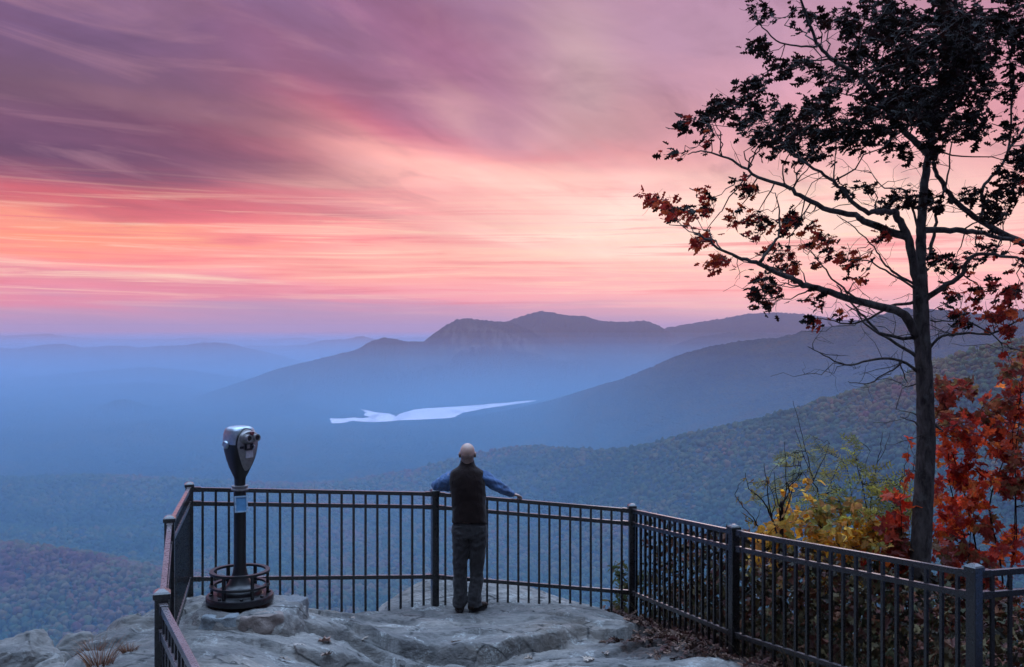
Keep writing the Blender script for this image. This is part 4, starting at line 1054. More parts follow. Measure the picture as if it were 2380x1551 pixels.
traced([(2138, 650), (2139, 600), (2140, 550), (2144, 485), (2151, 410), (2157, 365), (2167, 306), (2182, 230), (2198, 150), (2210, 70), (2221, -10), (2235, -140), (2240, -260)], None, 28, 5, 0, .1, 10)
traced([(1850, 1290), (1825, 1180), (1805, 1080), (1770, 1010), (1745, 965)], C2, 25, 16, 0, -.15)
traced([(1745, 965), (1690, 962), (1620, 965), (1560, 930), (1500, 860), (1430, 800), (1330, 740), (1270, 700), (1200, 610)], C2, 15, 3, -.15, -.9)
traced([(1805, 1080), (1690, 1045), (1600, 1005), (1560, 985), (1420, 945), (1310, 890), (1250, 850), (1150, 820), (1050, 760), (960, 712), (860, 690), (800, 705)], C2, 20, 2.5, -.1, .8)
traced([(1850, 1530), (1800, 1450), (1740, 1412), (1600, 1380), (1450, 1330), (1350, 1305), (1270, 1270), (1180, 1240), (1130, 1200), (1050, 1180), (960, 1140), (880, 1085), (830, 1060)], C2, 24, 3, 0, -1.1)
traced([(1130, 1195), (1180, 1130), (1215, 1060), (1212, 960), (1200, 880)], C2, 8, 2, -.8, -.6)
traced([(1890, 700), (1830, 640), (1760, 570), (1700, 490), (1640, 410), (1570, 340), (1480, 280), (1400, 210), (1360, 130), (1330, 30), (1310, -60)], C2, 17, 4, 0, -1.0)
traced([(1390, 212), (1290, 212), (1200, 180), (1130, 110), (1100, 60)], C2, 5, 2, -.8, -1.0)
traced([(1870, 1050), (2000, 1050), (2100, 1060), (2200, 1078), (2333, 1110), (2480, 1150)], C2, 16, 8, 0, .7)
traced([(2333, 1112), (2200, 1045), (2080, 970), (1990, 880), (1940, 800), (1925, 740), (1950, 690)], C2, 20, 7, .7, .2)
traced([(2130, 1000), (2150, 950), (2145, 860), (2200, 790), (2260, 690), (2275, 500), (2270, 350), (2260, 200)], C2, 10, 4, .5, .8)
traced([(2260, 690), (2330, 590), (2420, 480)], C2, 7, 3, .6, .9)
traced([(1890, 1360), (1960, 1310), (2050, 1250), (2100, 1170), (2200, 1160), (2333, 1182), (2450, 1170)], C2, 15, 4, 0, -.7)
traced([(1905, 1180), (1925, 1040), (1950, 930), (1990, 800), (2005, 650)], C2, 10, 3, .0, .5)
traced([(1860, 1080), (1790, 870), (1700, 860), (1640, 790)], C2, 7, 2, 0, .6)
traced([(1840, 1300), (1750, 1250), (1690, 1190), (1650, 1130), (1560, 1040), (1480, 980)], C2, 7, 2, 0, .5)
traced([(1840, 1320), (1700, 1230), (1620, 1190), (1520, 1180)], C2, 6, 2, 0, -.5)
traced([(1600, 1380), (1530, 1330), (1440, 1250), (1390, 1180), (1330, 1120)], C2, 6, 2, -.3, -.7)
traced([(1835, 1375), (1720, 1400), (1600, 1465), (1500, 1470), (1390, 1450)], C2, 8, 2, 0, .5)
traced([(1850, 1545), (1700, 1530), (1620, 1460), (1550, 1390), (1480, 1300)], C2, 9, 3, 0, -.4)
traced([(1940, 275), (1830, 205), (1740, 150), (1690, 90), (1650, 60)], C3, 9, 2, 0, .5)
traced([(1940, 335), (1850, 285), (1750, 290), (1650, 310), (1560, 268), (1495, 235)], C3, 8, 1.6, 0, -.4)
traced([(1880, 300), (1830, 340), (1740, 385), (1660, 378)], C3, 5, 1.5, -.1, .3)
traced([(1870, 300), (1890, 350), (1905, 385)], C3, 4, 1.6, -.1, .1)
traced([(1995, 242), (2050, 192), (2150, 180), (2240, 182), (2310, 150), (2380, 120), (2480, 60)], C3, 7, 3, 0, -.5)
traced([(1998, 128), (2100, 130), (2150, 95)], C3, 4, 1.5, 0, .2)
traced([(2060, 60), (2130, 110), (2240, 180), (2330, 240), (2400, 250)], C3, 5, 2, -.3, -.6)
traced([(1430, 410), (1350, 385), (1270, 365)], C4, 4, 1.2, 0, .2); traced([(1430, 475), (1360, 440), (1300, 415)], C4, 4, 1.2, 0, -.2)
traced([(1430, 785), (1380, 795), (1340, 815)], C4, 3, 1.2, 0, -.2); traced([(1420, 190), (1350, 200), (1300, 172)], C4, 4, 1.2, 0, .2)
traced([(1545, 470), (1575, 500), (1600, 520)], C4, 9, 3, 0, -.1)
CL = [  # foliage clumps (C2 coordinates): centre, radii, number of sprays, share of leaves reddened as if backlit
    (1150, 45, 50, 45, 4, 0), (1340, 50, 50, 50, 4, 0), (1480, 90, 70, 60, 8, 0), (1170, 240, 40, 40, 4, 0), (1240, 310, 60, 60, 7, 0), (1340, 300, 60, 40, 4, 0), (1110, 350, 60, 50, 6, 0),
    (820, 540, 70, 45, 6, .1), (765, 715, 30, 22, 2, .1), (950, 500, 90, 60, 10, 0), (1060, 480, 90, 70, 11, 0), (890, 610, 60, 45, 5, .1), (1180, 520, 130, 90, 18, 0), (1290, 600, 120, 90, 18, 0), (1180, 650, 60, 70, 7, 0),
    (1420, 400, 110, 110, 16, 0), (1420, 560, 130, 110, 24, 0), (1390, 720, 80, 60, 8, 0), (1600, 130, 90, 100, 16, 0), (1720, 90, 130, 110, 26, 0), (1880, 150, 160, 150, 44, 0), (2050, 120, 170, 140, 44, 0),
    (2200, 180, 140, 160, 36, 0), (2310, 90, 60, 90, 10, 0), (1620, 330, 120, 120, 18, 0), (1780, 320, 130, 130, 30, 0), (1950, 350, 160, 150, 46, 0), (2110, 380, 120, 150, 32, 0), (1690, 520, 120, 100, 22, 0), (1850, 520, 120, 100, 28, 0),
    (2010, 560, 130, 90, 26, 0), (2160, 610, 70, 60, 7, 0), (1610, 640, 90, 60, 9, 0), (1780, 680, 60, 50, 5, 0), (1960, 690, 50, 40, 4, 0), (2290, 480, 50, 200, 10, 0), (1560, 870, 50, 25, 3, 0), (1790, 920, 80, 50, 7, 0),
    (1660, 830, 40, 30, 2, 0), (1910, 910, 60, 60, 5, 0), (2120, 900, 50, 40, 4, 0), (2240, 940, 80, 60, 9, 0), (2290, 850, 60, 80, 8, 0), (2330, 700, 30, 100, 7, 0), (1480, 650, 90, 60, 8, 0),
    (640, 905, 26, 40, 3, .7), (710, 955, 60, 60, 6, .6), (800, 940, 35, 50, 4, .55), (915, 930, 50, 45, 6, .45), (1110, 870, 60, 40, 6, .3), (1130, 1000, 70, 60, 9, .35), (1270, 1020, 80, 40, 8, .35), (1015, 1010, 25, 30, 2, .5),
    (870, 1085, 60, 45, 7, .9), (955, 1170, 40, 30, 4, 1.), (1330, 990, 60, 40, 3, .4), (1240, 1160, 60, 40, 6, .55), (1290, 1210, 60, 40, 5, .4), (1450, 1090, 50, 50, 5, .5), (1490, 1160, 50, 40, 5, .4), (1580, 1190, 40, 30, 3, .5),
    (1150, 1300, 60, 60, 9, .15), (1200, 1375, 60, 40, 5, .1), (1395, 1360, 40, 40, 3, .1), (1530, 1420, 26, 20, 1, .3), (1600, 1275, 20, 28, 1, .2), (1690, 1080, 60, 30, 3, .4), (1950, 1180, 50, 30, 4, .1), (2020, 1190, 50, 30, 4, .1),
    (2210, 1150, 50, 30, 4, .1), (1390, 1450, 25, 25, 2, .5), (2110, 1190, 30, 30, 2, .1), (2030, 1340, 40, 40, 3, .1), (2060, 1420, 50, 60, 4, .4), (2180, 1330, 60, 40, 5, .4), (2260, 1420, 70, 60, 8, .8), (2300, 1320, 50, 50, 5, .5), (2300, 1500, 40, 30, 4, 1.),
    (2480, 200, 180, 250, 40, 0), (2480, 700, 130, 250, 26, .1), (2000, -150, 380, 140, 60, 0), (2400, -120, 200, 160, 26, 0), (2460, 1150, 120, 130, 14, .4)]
sk_p = np.array([p[:] for p, r in skel]); sk_r = np.array([r for p, r in skel])
oc = Crown(); oakpal = [(.016, .006, .005), (.011, .006, .004), (.022, .007, .005), (.009, .006, .004)]; redpal = [(.42, .035, .020), (.52, .085, .025), (.30, .028, .020)]  # reds put the glow through backlit leaves into their colour
for cx, cy, rx, ry, n, warm in CL:
    big = n > 12
    dz0 = RNG.uniform(-.5, .5) if big else RNG.uniform(-.7, .7)
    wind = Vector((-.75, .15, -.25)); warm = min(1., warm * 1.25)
    hubs = []
    for _h in range(max(1, n // 5)):                            # a leading twig per few sprays
        a = RNG.uniform(0, 6.283); rr = .6 * math.sqrt(RNG.uniform(0, 1)) if n >= 10 else 0
        px, py = C2(cx + rx * rr * math.cos(a), cy + ry * rr * math.sin(a)); c = P(px, py, TD + dz0 + RNG.normal(0, .5 if big else .1)) - OL
        i = int(np.argmin(((sk_p - np.array(c[:])) ** 2).sum(1) - sk_r * 2)); hubs.append(twig(wood, sk_p[i], c, max(.0034, min(float(sk_r[i]) * .55, .008)), .003))
    hp = np.array([p[:] for h in hubs for p in h[len(h) // 2:]])
    for _ in range(max(1, round(n * (.9 if cx < 1550 else 1.1)))):
        a = RNG.uniform(0, 6.283); rr = math.sqrt(RNG.uniform(0, 1))
        px, py = C2(cx + rx * rr * math.cos(a), cy + ry * rr * math.sin(a))
        c = P(px, py, TD + dz0 + RNG.normal(0, .55 if big else .2)) - OL
        i = int(np.argmin(((hp - np.array(c[:])) ** 2).sum(1)))
        tw = twig(wood, hp[i], c, .003, .0018)
        tips = [tw[-1], tw[-2]]
        for q in range(3):
            e = c + Vector(RNG.normal(0, .060, 3)) + wind * .05; twig(wood, tw[-2], e, .0022, .0012, 3); tips += [e, c.lerp(e, .5)]
        for _l in range(int(RNG.integers(9, 14))):
            b_ = tips[RNG.integers(0, len(tips))] + Vector(RNG.normal(0, .018, 3))
            d_ = Vector(RNG.normal(0, .42, 3)) + wind * 1.1
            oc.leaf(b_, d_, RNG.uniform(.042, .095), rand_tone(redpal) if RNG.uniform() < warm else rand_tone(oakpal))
for i in RNG.choice(len(skel), 150):                            # bare side twigs on the thinner limbs
    if sk_r[i] < .035 and sk_r[i] > .003:
        p = Vector(sk_p[i]); e = p + Vector((RNG.normal(-.12, .22), RNG.normal(0, .2), RNG.normal(.03, .2)))
        tw = twig(wood, p, e, .0042, .0016, 4)
        for _ in range(2): twig(wood, tw[len(tw) // 2], Vector(tw[len(tw) // 2]) + Vector(RNG.normal(0, .09, 3)), .0024, .0012, 3)
wood.build('trunk', m_bark, oak, True, False)
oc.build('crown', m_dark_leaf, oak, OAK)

# ---- generic shrub from clumps in view directions
def shrub(name, label, cat, base_px, depth, clumps, pal, shape, lsize, per, mat, group, stems=4, spread=.35, droop=-.35, leaf_part='foliage', stem_lines=(), stem_r=.012, lim=None):
    bx, by = base_px; bp = P(bx, 770, depth); gz = ground_z(bp.x, depth)
    o = empty(name, (bp.x, depth, gz)); L = o.location.copy(); tag(o, label, cat, group)
    w = MB(); cr = Crown(); sk = []
    for line, r0, r1 in stem_lines:
        q = [P(x, y, depth + RNG.uniform(-.12, .12)) - L for x, y in line]
        for p in limb(w, q, r0, r1, 6, 4, .004): sk.append(p)
    if stems:
        for k in range(stems):
            cx, cy = clumps[(k * len(clumps)) // stems][:2]
            e = P(cx, cy, depth + RNG.uniform(-.3, .3)) - L
            s0 = Vector((RNG.normal(0, .08), RNG.normal(0, .08), -.05))
            for p in limb(w, [s0, s0.lerp(e, .35) + Vector(RNG.normal(0, .05, 3)), s0.lerp(e, .7) + Vector(RNG.normal(0, .06, 3)), e], stem_r, .003, 6, 5, .006): sk.append(p)
    ska = np.array([p[:] for p in sk])
    for cl in clumps:
        cx, cy, rx, ry, n = cl[:5]; pl = cl[5] if len(cl) > 5 else pal
        for _ in range(n):
            a = RNG.uniform(0, 6.283); rr = math.sqrt(RNG.uniform(0, 1))
            c = P(cx + rx * rr * math.cos(a), cy + ry * rr * math.sin(a), depth + RNG.normal(0, spread)) - L
            if c.z < .05: c.z = RNG.uniform(.05, .2)
            i = int(np.argmin(((ska - np.array(c[:])) ** 2).sum(1)))
            tw = twig(w, ska[i], c, .0042, .0016, 4)
            for _l in range(per):
                b_ = Vector(tw[-1 - int(RNG.integers(0, min(3, len(tw))))]) + Vector(RNG.normal(0, lsize * .35, 3))
                cr.leaf(b_, Vector(RNG.normal(0, .7, 3)) + Vector((-.25, 0, droop)), lsize * RNG.uniform(.65, 1.2), rand_tone(pl), Vector(RNG.normal(0, .5, 3)) + Vector((0, -.35, .9)))
    w.build('stems', m_twig, o, True, False); cr.build(leaf_part, mat, o, shape); return o, w, cr
G = 'shrubs behind the fence'
RED = [(.72, .095, .025), (.60, .055, .024), (.48, .040, .024), (.34, .034, .026), (.76, .18, .035)]; MAROON = [(.34, .045, .030), (.24, .045, .032), (.46, .065, .030), (.30, .09, .04), (.24, .13, .05)]
BRIGHT = [(.72, .10, .025), (.62, .06, .022), (.70, .18, .035)]
shrub('red_maple', 'small maple with big scarlet leaves right of the dark trunk', 'tree', (2290, 1400), 10.2,
      [(2195, 900, 30, 22, 4, MAROON), (2240, 920, 45, 30, 7, MAROON), (2290, 940, 35, 26, 4, MAROON), (2192, 962, 32, 36, 6, MAROON), (2238, 990, 55, 40, 9), (2300, 1000, 45, 45, 8, MAROON), (2352, 985, 30, 40, 5), (2368, 1060, 28, 55, 6, MAROON),
       (2200, 1050, 25, 26, 4, BRIGHT), (2262, 1062, 46, 40, 6), (2318, 1075, 42, 42, 6), (2212, 1112, 34, 30, 5), (2275, 1125, 34, 34, 6, BRIGHT), (2345, 1140, 40, 42, 6, MAROON), (2186, 1170, 26, 34, 4), (2250, 1185, 45, 36, 6, BRIGHT),
       (2206, 1232, 42, 34, 6), (2296, 1222, 45, 34, 6, MAROON), (2362, 1235, 28, 36, 4), (2188, 1282, 36, 22, 5, MAROON), (2244, 1290, 55, 26, 8, MAROON), (2328, 1300, 45, 26, 5), (2430, 1100, 50, 180, 16, MAROON), (2356, 850, 26, 34, 4, MAROON), (2372, 915, 22, 36, 4), (2400, 840, 30, 50, 5, MAROON), (2210, 1350, 60, 36, 9, MAROON), (2310, 1350, 60, 36, 9, MAROON), (2250, 1420, 90, 40, 10, MAROON), (2350, 1420, 50, 50, 8, MAROON)],
      RED, MAPLE, .110, 9, m_leaf, None, 5, .32, -.55, 'crown', [([(2290, 1560), (2285, 1400), (2262, 1240), (2225, 1090), (2180, 985)], .016, .004), ([(2300, 1540), (2330, 1350), (2300, 1180), (2345, 1040), (2370, 940)], .014, .004)], .012)
shrub('red_shrub', 'low crimson leaved shrub left of the dark trunk along the rail', 'shrub', (2085, 1500), 9.7,
      [(2060, 1272, 36, 22, 5, MAROON), (2092, 1232, 44, 26, 6, MAROON), (2040, 1300, 50, 20, 5), (2112, 1110, 10, 12, 1, BRIGHT), (2092, 1160, 16, 12, 2, BRIGHT), (2128, 1002, 10, 14, 1, BRIGHT), (2100, 1290, 46, 22, 6, MAROON), (2105, 1180, 24, 26, 3, RED), (2070, 1330, 60, 30, 8, MAROON)],
      RED, MAPLE, .135, 4, m_leaf, G, 4, .2, -.4)
YEL = [(.80, .40, .04), (.78, .32, .035), (.70, .36, .06), (.82, .50, .09)]; OCH = [(.56, .36, .07), (.48, .25, .07), (.60, .30, .10), (.32, .28, .07)]
shrub('yellow_shrub', 'golden orange leaved shrub behind the fence between bare bush and red leaves', 'shrub', (1900, 1500), 9.9,
      [(1792, 1240, 20, 28, 4, YEL), (1832, 1205, 32, 20, 5, YEL), (1866, 1240, 36, 26, 5, OCH), (1882, 1142, 15, 20, 2, YEL), (1905, 1195, 36, 22, 5, OCH), (1930, 1240, 46, 30, 8, YEL), (1980, 1235, 40, 32, 7, YEL), (2005, 1195, 26, 22, 3, OCH),
       (1955, 1285, 60, 24, 8, YEL), (1855, 1285, 46, 24, 6, OCH), (1792, 1300, 30, 30, 4, YEL), (2020, 1280, 32, 24, 4, OCH), (1860, 1340, 80, 40, 8, OCH), (1960, 1350, 60, 40, 6, OCH), (1860, 1190, 50, 30, 5, OCH), (1950, 1180, 50, 26, 5, OCH), (2030, 1230, 30, 30, 4, YEL), (1905, 1260, 90, 30, 8, YEL), (2050, 1285, 40, 20, 4, OCH), (1790, 1265, 36, 26, 5, YEL), (1760, 1300, 40, 26, 5, OCH), (1845, 1225, 40, 26, 5, YEL), (1990, 1255, 46, 24, 6, YEL), (2070, 1255, 26, 26, 3, YEL)],
      YEL, ROUND, .088, 11, m_leaf, G, 6, .3, -.3)
# pinnate, olive leaves
def pinnate_shrub(name, label, base_px, depth, sites, pal, stems, rl=.26):
    bp = P(base_px[0], 770, depth); o = empty(name, (bp.x, depth, ground_z(bp.x, depth))); L = o.location.copy(); tag(o, label, 'shrub', G)
    w = MB(); cr = Crown(); sk = []
    for line, r0, r1 in stems:
        for p in limb(w, [P(x, y, depth + RNG.uniform(-.15, .15)) - L for x, y in line], r0, r1, 6, 4, .004): sk.append(p)
    ska = np.array([p[:] for p in sk])
    for x, y, rx, ry, n in sites:
        for _ in range(n):
            c = P(x + RNG.normal(0, rx * .5), y + RNG.normal(0, ry * .5), depth + RNG.normal(0, .25)) - L
            i = int(np.argmin(((ska - np.array(c[:])) ** 2).sum(1))); twig(w, ska[i], c, .004, .002, 4)
            for _r in range(3):
                dr = Vector((RNG.normal(-.2, .8), RNG.normal(0, .6), RNG.normal(.05, .45))).normalized(); ln = rl * RNG.uniform(.6, 1.1)
                pts = [c + dr * ln * k / 7 + Vector((0, 0, -.05 * (k / 7) ** 2)) for k in range(8)]; w.tube(pts, .0014, 3)
                sd = dr.cross(Vector(RNG.normal(0, .5, 3)) + Vector((0, -.6, 1))).normalized(); tn = rand_tone(pal)
                for k in range(1, 8):
                    for sg in (-1, 1): cr.leaf(pts[k], sd * sg + dr * .35, .052 * RNG.uniform(.7, 1.1), tn, dr.cross(sd))
                cr.leaf(pts[7], dr, .05, tn, dr.cross(sd))
    w.build('stems', m_twig, o, True, False); cr.build('foliage', m_leaf, o, OVAL)
OLV = [(.28, .29, .06), (.36, .33, .06), (.22, .26, .09), (.44, .37, .07)]; DULL = [(.26, .30, .18), (.32, .33, .15), (.42, .35, .10)]
pinnate_shrub('locust_shrub', 'feathery olive green shrub beside the left of the dark trunk', (2040, 1500), 10.3,
      [(1992, 1062, 14, 10, 2), (2012, 1092, 18, 12, 3), (2062, 1112, 22, 14, 4), (1950, 1132, 20, 12, 3), (2042, 1152, 32, 16, 6), (2092, 1130, 14, 20, 4), (2080, 1200, 30, 18, 6), (2000, 1172, 34, 18, 6), (1960, 1205, 30, 16, 5), (2116, 1180, 16, 24, 4), (2060, 1240, 40, 16, 5), (1900, 1160, 30, 16, 4), (1940, 1175, 30, 16, 4), (2010, 1130, 30, 14, 4), (2085, 1165, 20, 16, 4), (2030, 1205, 40, 14, 5), (1850, 1175, 24, 14, 3)],
      OLV, [([(2040, 1540), (2030, 1300), (2010, 1160), (1985, 1045)], .011, .003), ([(2050, 1540), (2070, 1300), (2080, 1180), (2100, 1090)], .010, .003), ([(2035, 1540), (1990, 1300), (1960, 1190), (1935, 1110)], .009, .003)])
pinnate_shrub('sumac_shrub', 'thin shrub with sparse yellow green leaflets and tall bare shoots', (1890, 1500), 10.8,
      [(1872, 1012, 12, 8, 1), (1905, 1036, 18, 10, 2), (1880, 1062, 16, 10, 2), (1925, 1055, 12, 10, 1), (1845, 1110, 16, 12, 2), (1815, 1085, 10, 12, 1), (1900, 1118, 20, 12, 2), (1960, 1072, 16, 10, 2), (1930, 1100, 14, 10, 2), (1780, 1130, 16, 12, 2), (1830, 1060, 14, 12, 2), (1870, 1100, 16, 10, 3), (1740, 1160, 14, 10, 2), (1990, 1020, 10, 8, 1), (1840, 1150, 24, 12, 3)],
      DULL, [([C4(x, y) for x, y in l_], r0, .0022) for l_, r0 in [([(760, 1900), (740, 1040), (690, 880), (650, 700), (600, 500), (548, 305)], .010), ([(695, 860), (610, 650), (555, 485)], .005), ([(690, 870), (770, 700), (805, 605)], .005), ([(740, 1030), (850, 800), (885, 710)], .005),
        ([(1010, 1900), (1100, 960), (1120, 830), (1160, 650), (1180, 520)], .009), ([(1130, 760), (1200, 620), (1222, 530)], .004), ([(1120, 830), (1180, 770), (1240, 720)], .004), ([(1000, 1500), (945, 860), (885, 710)], .005), ([(720, 960), (620, 800), (560, 660)], .004), ([(1105, 930), (1060, 760), (1090, 660)], .004)]], .20)
bare, _, _ = shrub('bare_bush', 'nearly leafless bush with dark upright stems behind the second right post', 'shrub', (1815, 1500), 9.5,
      [(1745, 1130, 30, 40, 2), (1775, 1100, 30, 30, 2), (1830, 1150, 20, 40, 2), (1740, 1195, 24, 16, 2), (1790, 1180, 30, 30, 3), (1735, 1150, 26, 20, 3), (1770, 1230, 30, 20, 4), (1800, 1120, 26, 20, 3)], [(.34, .25, .04), (.20, .20, .06), (.26, .13, .04)], OVAL, .05, 4, m_leaf, G, 0, .12, -.3, 'foliage',
      [([C4(x, y) for x, y in l_], r0, r1) for l_, r0, r1 in [([(480, 2100), (465, 1400), (466, 1200), (470, 1015)], .024, .019), ([(460, 1300), (395, 1120), (340, 1010), (240, 920), (215, 810)], .011, .003), ([(400, 1140), (365, 880), (345, 740)], .007, .0022), ([(475, 1080), (500, 900), (490, 590)], .008, .002),
        ([(480, 1120), (540, 960), (550, 790)], .008, .0025), ([(440, 1500), (330, 1250), (280, 1150), (200, 1050), (140, 960)], .010, .0025), ([(288, 1160), (322, 1060)], .005, .002), ([(430, 1400), (300, 1180), (180, 1080)], .007, .002), ([(470, 1100), (430, 940), (415, 805)], .006, .002), ([(500, 930), (580, 830), (605, 725)], .005, .002), ([(395, 1120), (420, 1000), (370, 890)], .006, .003), ([(470, 1020), (520, 950), (505, 880)], .009, .005)]])
shrub('rhododendron', 'olive evergreen shrub behind the corner post at the cliff edge', 'shrub', (1462, 1500), 12.1,
      [(1440, 1320, 18, 22, 5), (1452, 1360, 22, 26, 7), (1436, 1400, 18, 22, 5), (1456, 1420, 18, 16, 5), (1490, 1350, 30, 40, 8), (1530, 1360, 40, 50, 10), (1600, 1380, 40, 50, 9), (1660, 1390, 50, 50, 10)],
      [(.055, .070, .022), (.08, .085, .025), (.10, .075, .03), (.04, .055, .02)], OVAL, .11, 7, m_leaf, G, 5, .2, -.2)

# ---- tangled undergrowth on the earth outside the right-hand fence
def outside(n, lo=.12, hi=3.2):
    """random spots outside the fence C-D-E-F"""
    out = []
    while len(out) < n:
        x = RNG.uniform(1.5, 7.0); y = RNG.uniform(6.6, 11.6)
        dd = (x - 2.0) * .894 + (y - 9.05) * .447 if y < 9.05 else (x - 2.0) * .96 + (y - 9.05) * .278
        if x > 3.2 and y < 7.05: continue
        if lo < dd < hi: out.append((x, y))
    return np.array(out)
xy = outside(10500); zg = rock(xy[:, 0], xy[:, 1])
hgt = RNG.uniform(0, 1, len(xy)) ** 1.4 * np.interp(xy[:, 1], [6.5, 8.5, 11], [.55, .95, 1.15])
pos = np.column_stack([xy, zg + hgt]); UPAL = np.array([(.11, .035, .026), (.080, .055, .025), (.060, .060, .024), (.15, .050, .030), (.12, .085, .030), (.045, .036, .022), (.22, .085, .040), (.16, .12, .05)])
tone = UPAL[RNG.integers(0, len(UPAL), len(xy))] * RNG.uniform(.35, 1.1, (len(xy), 1))
dirs = RNG.normal(0, .7, (len(xy), 3)) + [-.2, 0, -.3]
me1 = leaf_mesh('undergrowth', pos, dirs, RNG.normal(size=(len(xy), 3)), RNG.uniform(.05, .11, len(xy)), tone, MAPLE)
und = link_mesh('undergrowth', me1, m_dry); tag(und, 'dark tangled undergrowth of fading leaves outside the right hand fence', kind='stuff')
def blades(name, spots, n_each, h, spread, lean, pal, width=.004, base=None):
    m = []; f = []; t_ = []
    for x, y, z in spots:
        for _ in range(n_each):
            a = RNG.uniform(0, 6.283); r = spread * math.sqrt(RNG.uniform()); p = Vector((x + r * math.cos(a), y + r * math.sin(a), z - .02))
            d = Vector((math.cos(a) * lean * RNG.uniform(.2, 1.2), math.sin(a) * lean * RNG.uniform(.2, 1.2), 1)).normalized(); L = h * RNG.uniform(.5, 1.1)
            s = d.cross(Vector(RNG.normal(size=3))).normalized() * width * RNG.uniform(.5, 1.2); i = len(m); k = 5; sag = Vector((math.cos(a), math.sin(a), -.5)) * L * lean * RNG.uniform(.2, .8)
            for q in range(k):
                u_ = q / (k - 1); c = p + d * L * u_ + sag * u_ * u_; m += [c - s * (1 - u_ * .9), c + s * (1 - u_ * .9)]
            f += [(i + 2 * q, i + 2 * q + 1, i + 2 * q + 3, i + 2 * q + 2) for q in range(k - 1)]
            t_ += [rand_tone(pal)] * (2 * k)
    me = np_mesh(name, np.array([v[:] for v in m]), np.array(f)); set_color(me, 'tone', np.array(t_)); return me
xy = outside(150, .05, 1.3); zg = rock(xy[:, 0], xy[:, 1])
gr = link_mesh('dry_grass', blades('dry_grass', [(*p, z) for p, z in zip(xy, zg)], 14, .55, .12, .5, [(.20, .16, .09), (.12, .10, .05), (.07, .06, .03), (.26, .21, .13)], .0028), m_dry)
tag(gr, 'pale dry grass bents growing through the undergrowth', kind='stuff')
# ---- leaf litter in the hollow by the corner of the fence
def litter(n):
    out = []
    while len(out) < n:
        x = RNG.uniform(.4, 3.6); y = RNG.uniform(7.2, 12.0); sm = soil_mask(np.array([x]), np.array([y]))[0]
        line = (x - 2.0) * .96 + (y - 9.05) * .278 if y > 9.05 else (x - 2.0) * .894 + (y - 9.05) * .447
        if RNG.uniform() < sm * math.exp(-(max(0, abs(line) - .05) / .36) ** 1.2) or (RNG.uniform() < .05 * sm): out.append((x, y))
    return np.array(out)
xy = litter(2300); zg = rock(xy[:, 0], xy[:, 1]) + .012; n = len(xy)
LPAL = np.array([(.13, .060, .045), (.09, .035, .028), (.17, .095, .065), (.06, .030, .022), (.22, .13, .09)])
a = RNG.uniform(0, 6.283, n)
lit = link_mesh('leaf_litter', leaf_mesh('leaf_litter', np.column_stack([xy, zg + RNG.uniform(0, .02, n)]), np.column_stack([np.cos(a), np.sin(a), RNG.normal(0, .25, n)]), np.column_stack([RNG.normal(0, .45, n), RNG.normal(0, .45, n), np.ones(n)]),
        RNG.uniform(.045, .10, n), LPAL[RNG.integers(0, len(LPAL), n)] * RNG.uniform(.6, 1.3, (n, 1)), OAK, .4, .35), m_dry)
tag(lit, 'reddish brown leaf litter heaped along the foot of the right hand fence', kind='stuff')

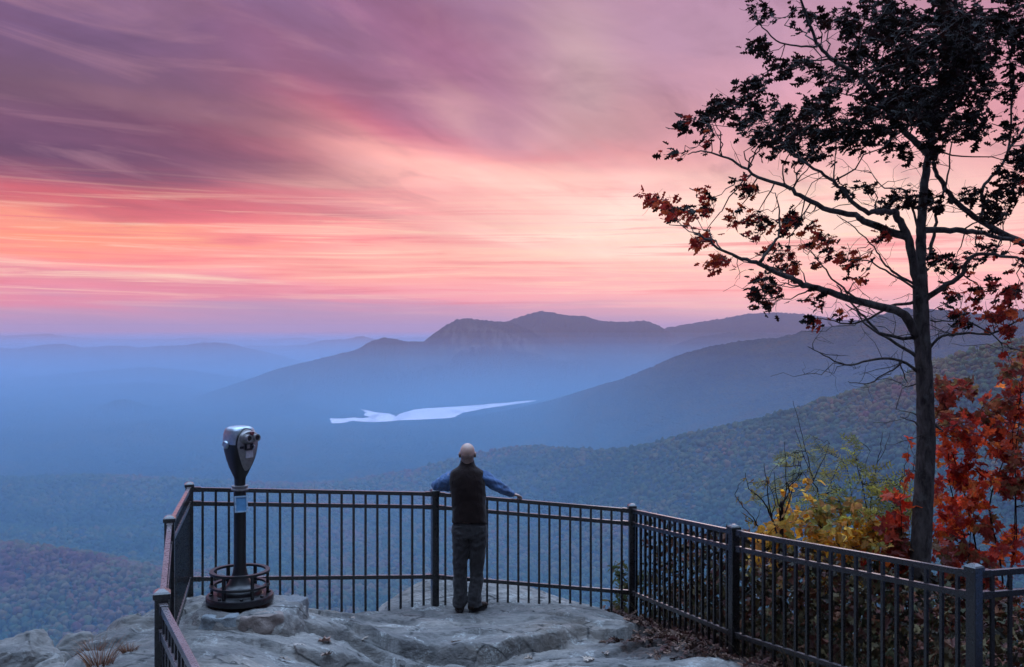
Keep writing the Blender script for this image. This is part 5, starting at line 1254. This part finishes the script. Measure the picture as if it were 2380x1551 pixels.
# ---- single fallen leaves on the bare rock
def on_ground(px, py):
    lo, hi = 6.0, 13.0
    prev = None
    for d in np.arange(lo, hi, .02):
        p = P(px, py, d)
        if p.z <= ground_z(p.x, p.y): return Vector((p.x, p.y, ground_z(p.x, p.y)))
    return P(px, py, 9)
FALLEN = [(680, 1512, .15, (.34, .29, .25), 'pale curled leaf on the rock below the pinkish footing stone'), (771, 1496, .17, (.30, .18, .14), 'pinkish brown leaf lying above a dark crack right of the footing'), (771, 1533, .18, (.20, .14, .11), 'brown crumpled leaf in the crack near the bottom left of the rock'),
          (676, 1544, .14, (.27, .22, .18), 'tan leaf at the bottom edge right of the near left rail'), (856, 1485, .10, (.36, .29, .23), 'small tan leaf alone on smooth rock left of the standing man'), (813, 1441, .10, (.30, .24, .20), 'small dry leaf just below the pickets right of the viewer'),
          (1047, 1500, .13, (.13, .095, .075), 'dark brown leaf tucked under the rock ledge below the man'), (1239, 1542, .11, (.42, .33, .26), 'creamy leaf at the bottom centre beside a pale lichen patch'), (1356, 1541, .16, (.46, .37, .29), 'largest cream coloured leaf on the front rock slab'),
          (1412, 1529, .12, (.33, .25, .20), 'buff leaf just behind the largest cream leaf'), (1239, 1505, .07, (.38, .30, .24), 'tiny pale leaf on the upper edge of the front slab'), (1513, 1532, .14, (.24, .16, .12), 'reddish tan leaf near the earth at the right of the slab'), (1573, 1517, .11, (.20, .13, .10), 'brown leaf at the slab edge nearest the right hand fence')]
for px, py, sz, tn, lab in FALLEN:
    p = on_ground(px, py); a = RNG.uniform(0, 6.283)
    me = leaf_mesh('fallen_leaf', np.array([(0, 0, .006)]), np.array([(math.cos(a), math.sin(a), .12)]), np.array([(RNG.normal(0, .2), RNG.normal(0, .2), 1)]), np.array([sz * .8]), np.array([tn]), OAK, .35, .22)
    me2 = me; o = link_mesh('fallen_leaf', me2, m_dry); o.location = p + Vector((0, 0, .012)); tag(o, lab, 'leaf', 'fallen leaves on the rock')
# ---- grass tufts
RUST = [(.26, .11, .06), (.34, .17, .09), (.18, .07, .045), (.12, .07, .04)]; STRAW = [(.20, .17, .09), (.13, .12, .06), (.10, .08, .05)]
for px, py, d, h, sp, pal, lab in [(218, 1505, 8.6, .16, .07, RUST, 'russet grass tuft growing in a rock crack at the lower left'), (232, 1535, 8.3, .26, .09, RUST, 'larger russet grass tuft hanging below the other one at lower left'),
                                   (1195, 1388, 12.25, .11, .06, RUST, 'rusty grass tuft on pale rock just beyond the fence right of the man'), (925, 1372, 12.3, .07, .17, STRAW, 'flat straw coloured tuft on the rim beyond the fence left of the man'), (300, 1502, 8.9, .10, .05, RUST, 'small reddish sprig on the sloping rock left of the fence')]:
    p = P(px, py, d); z = ground_z(p.x, d)
    if d > 12: p = Vector((p.x, d, z))
    else: p = on_ground(px, py + 12); 
    me = blades('grass_tuft', [(0, 0, 0)], 130, h, sp, .55, pal, .0032); o = link_mesh('grass_tuft', me, m_dry); o.location = p
    tag(o, lab, 'grass tuft', 'grass tufts on the rock')
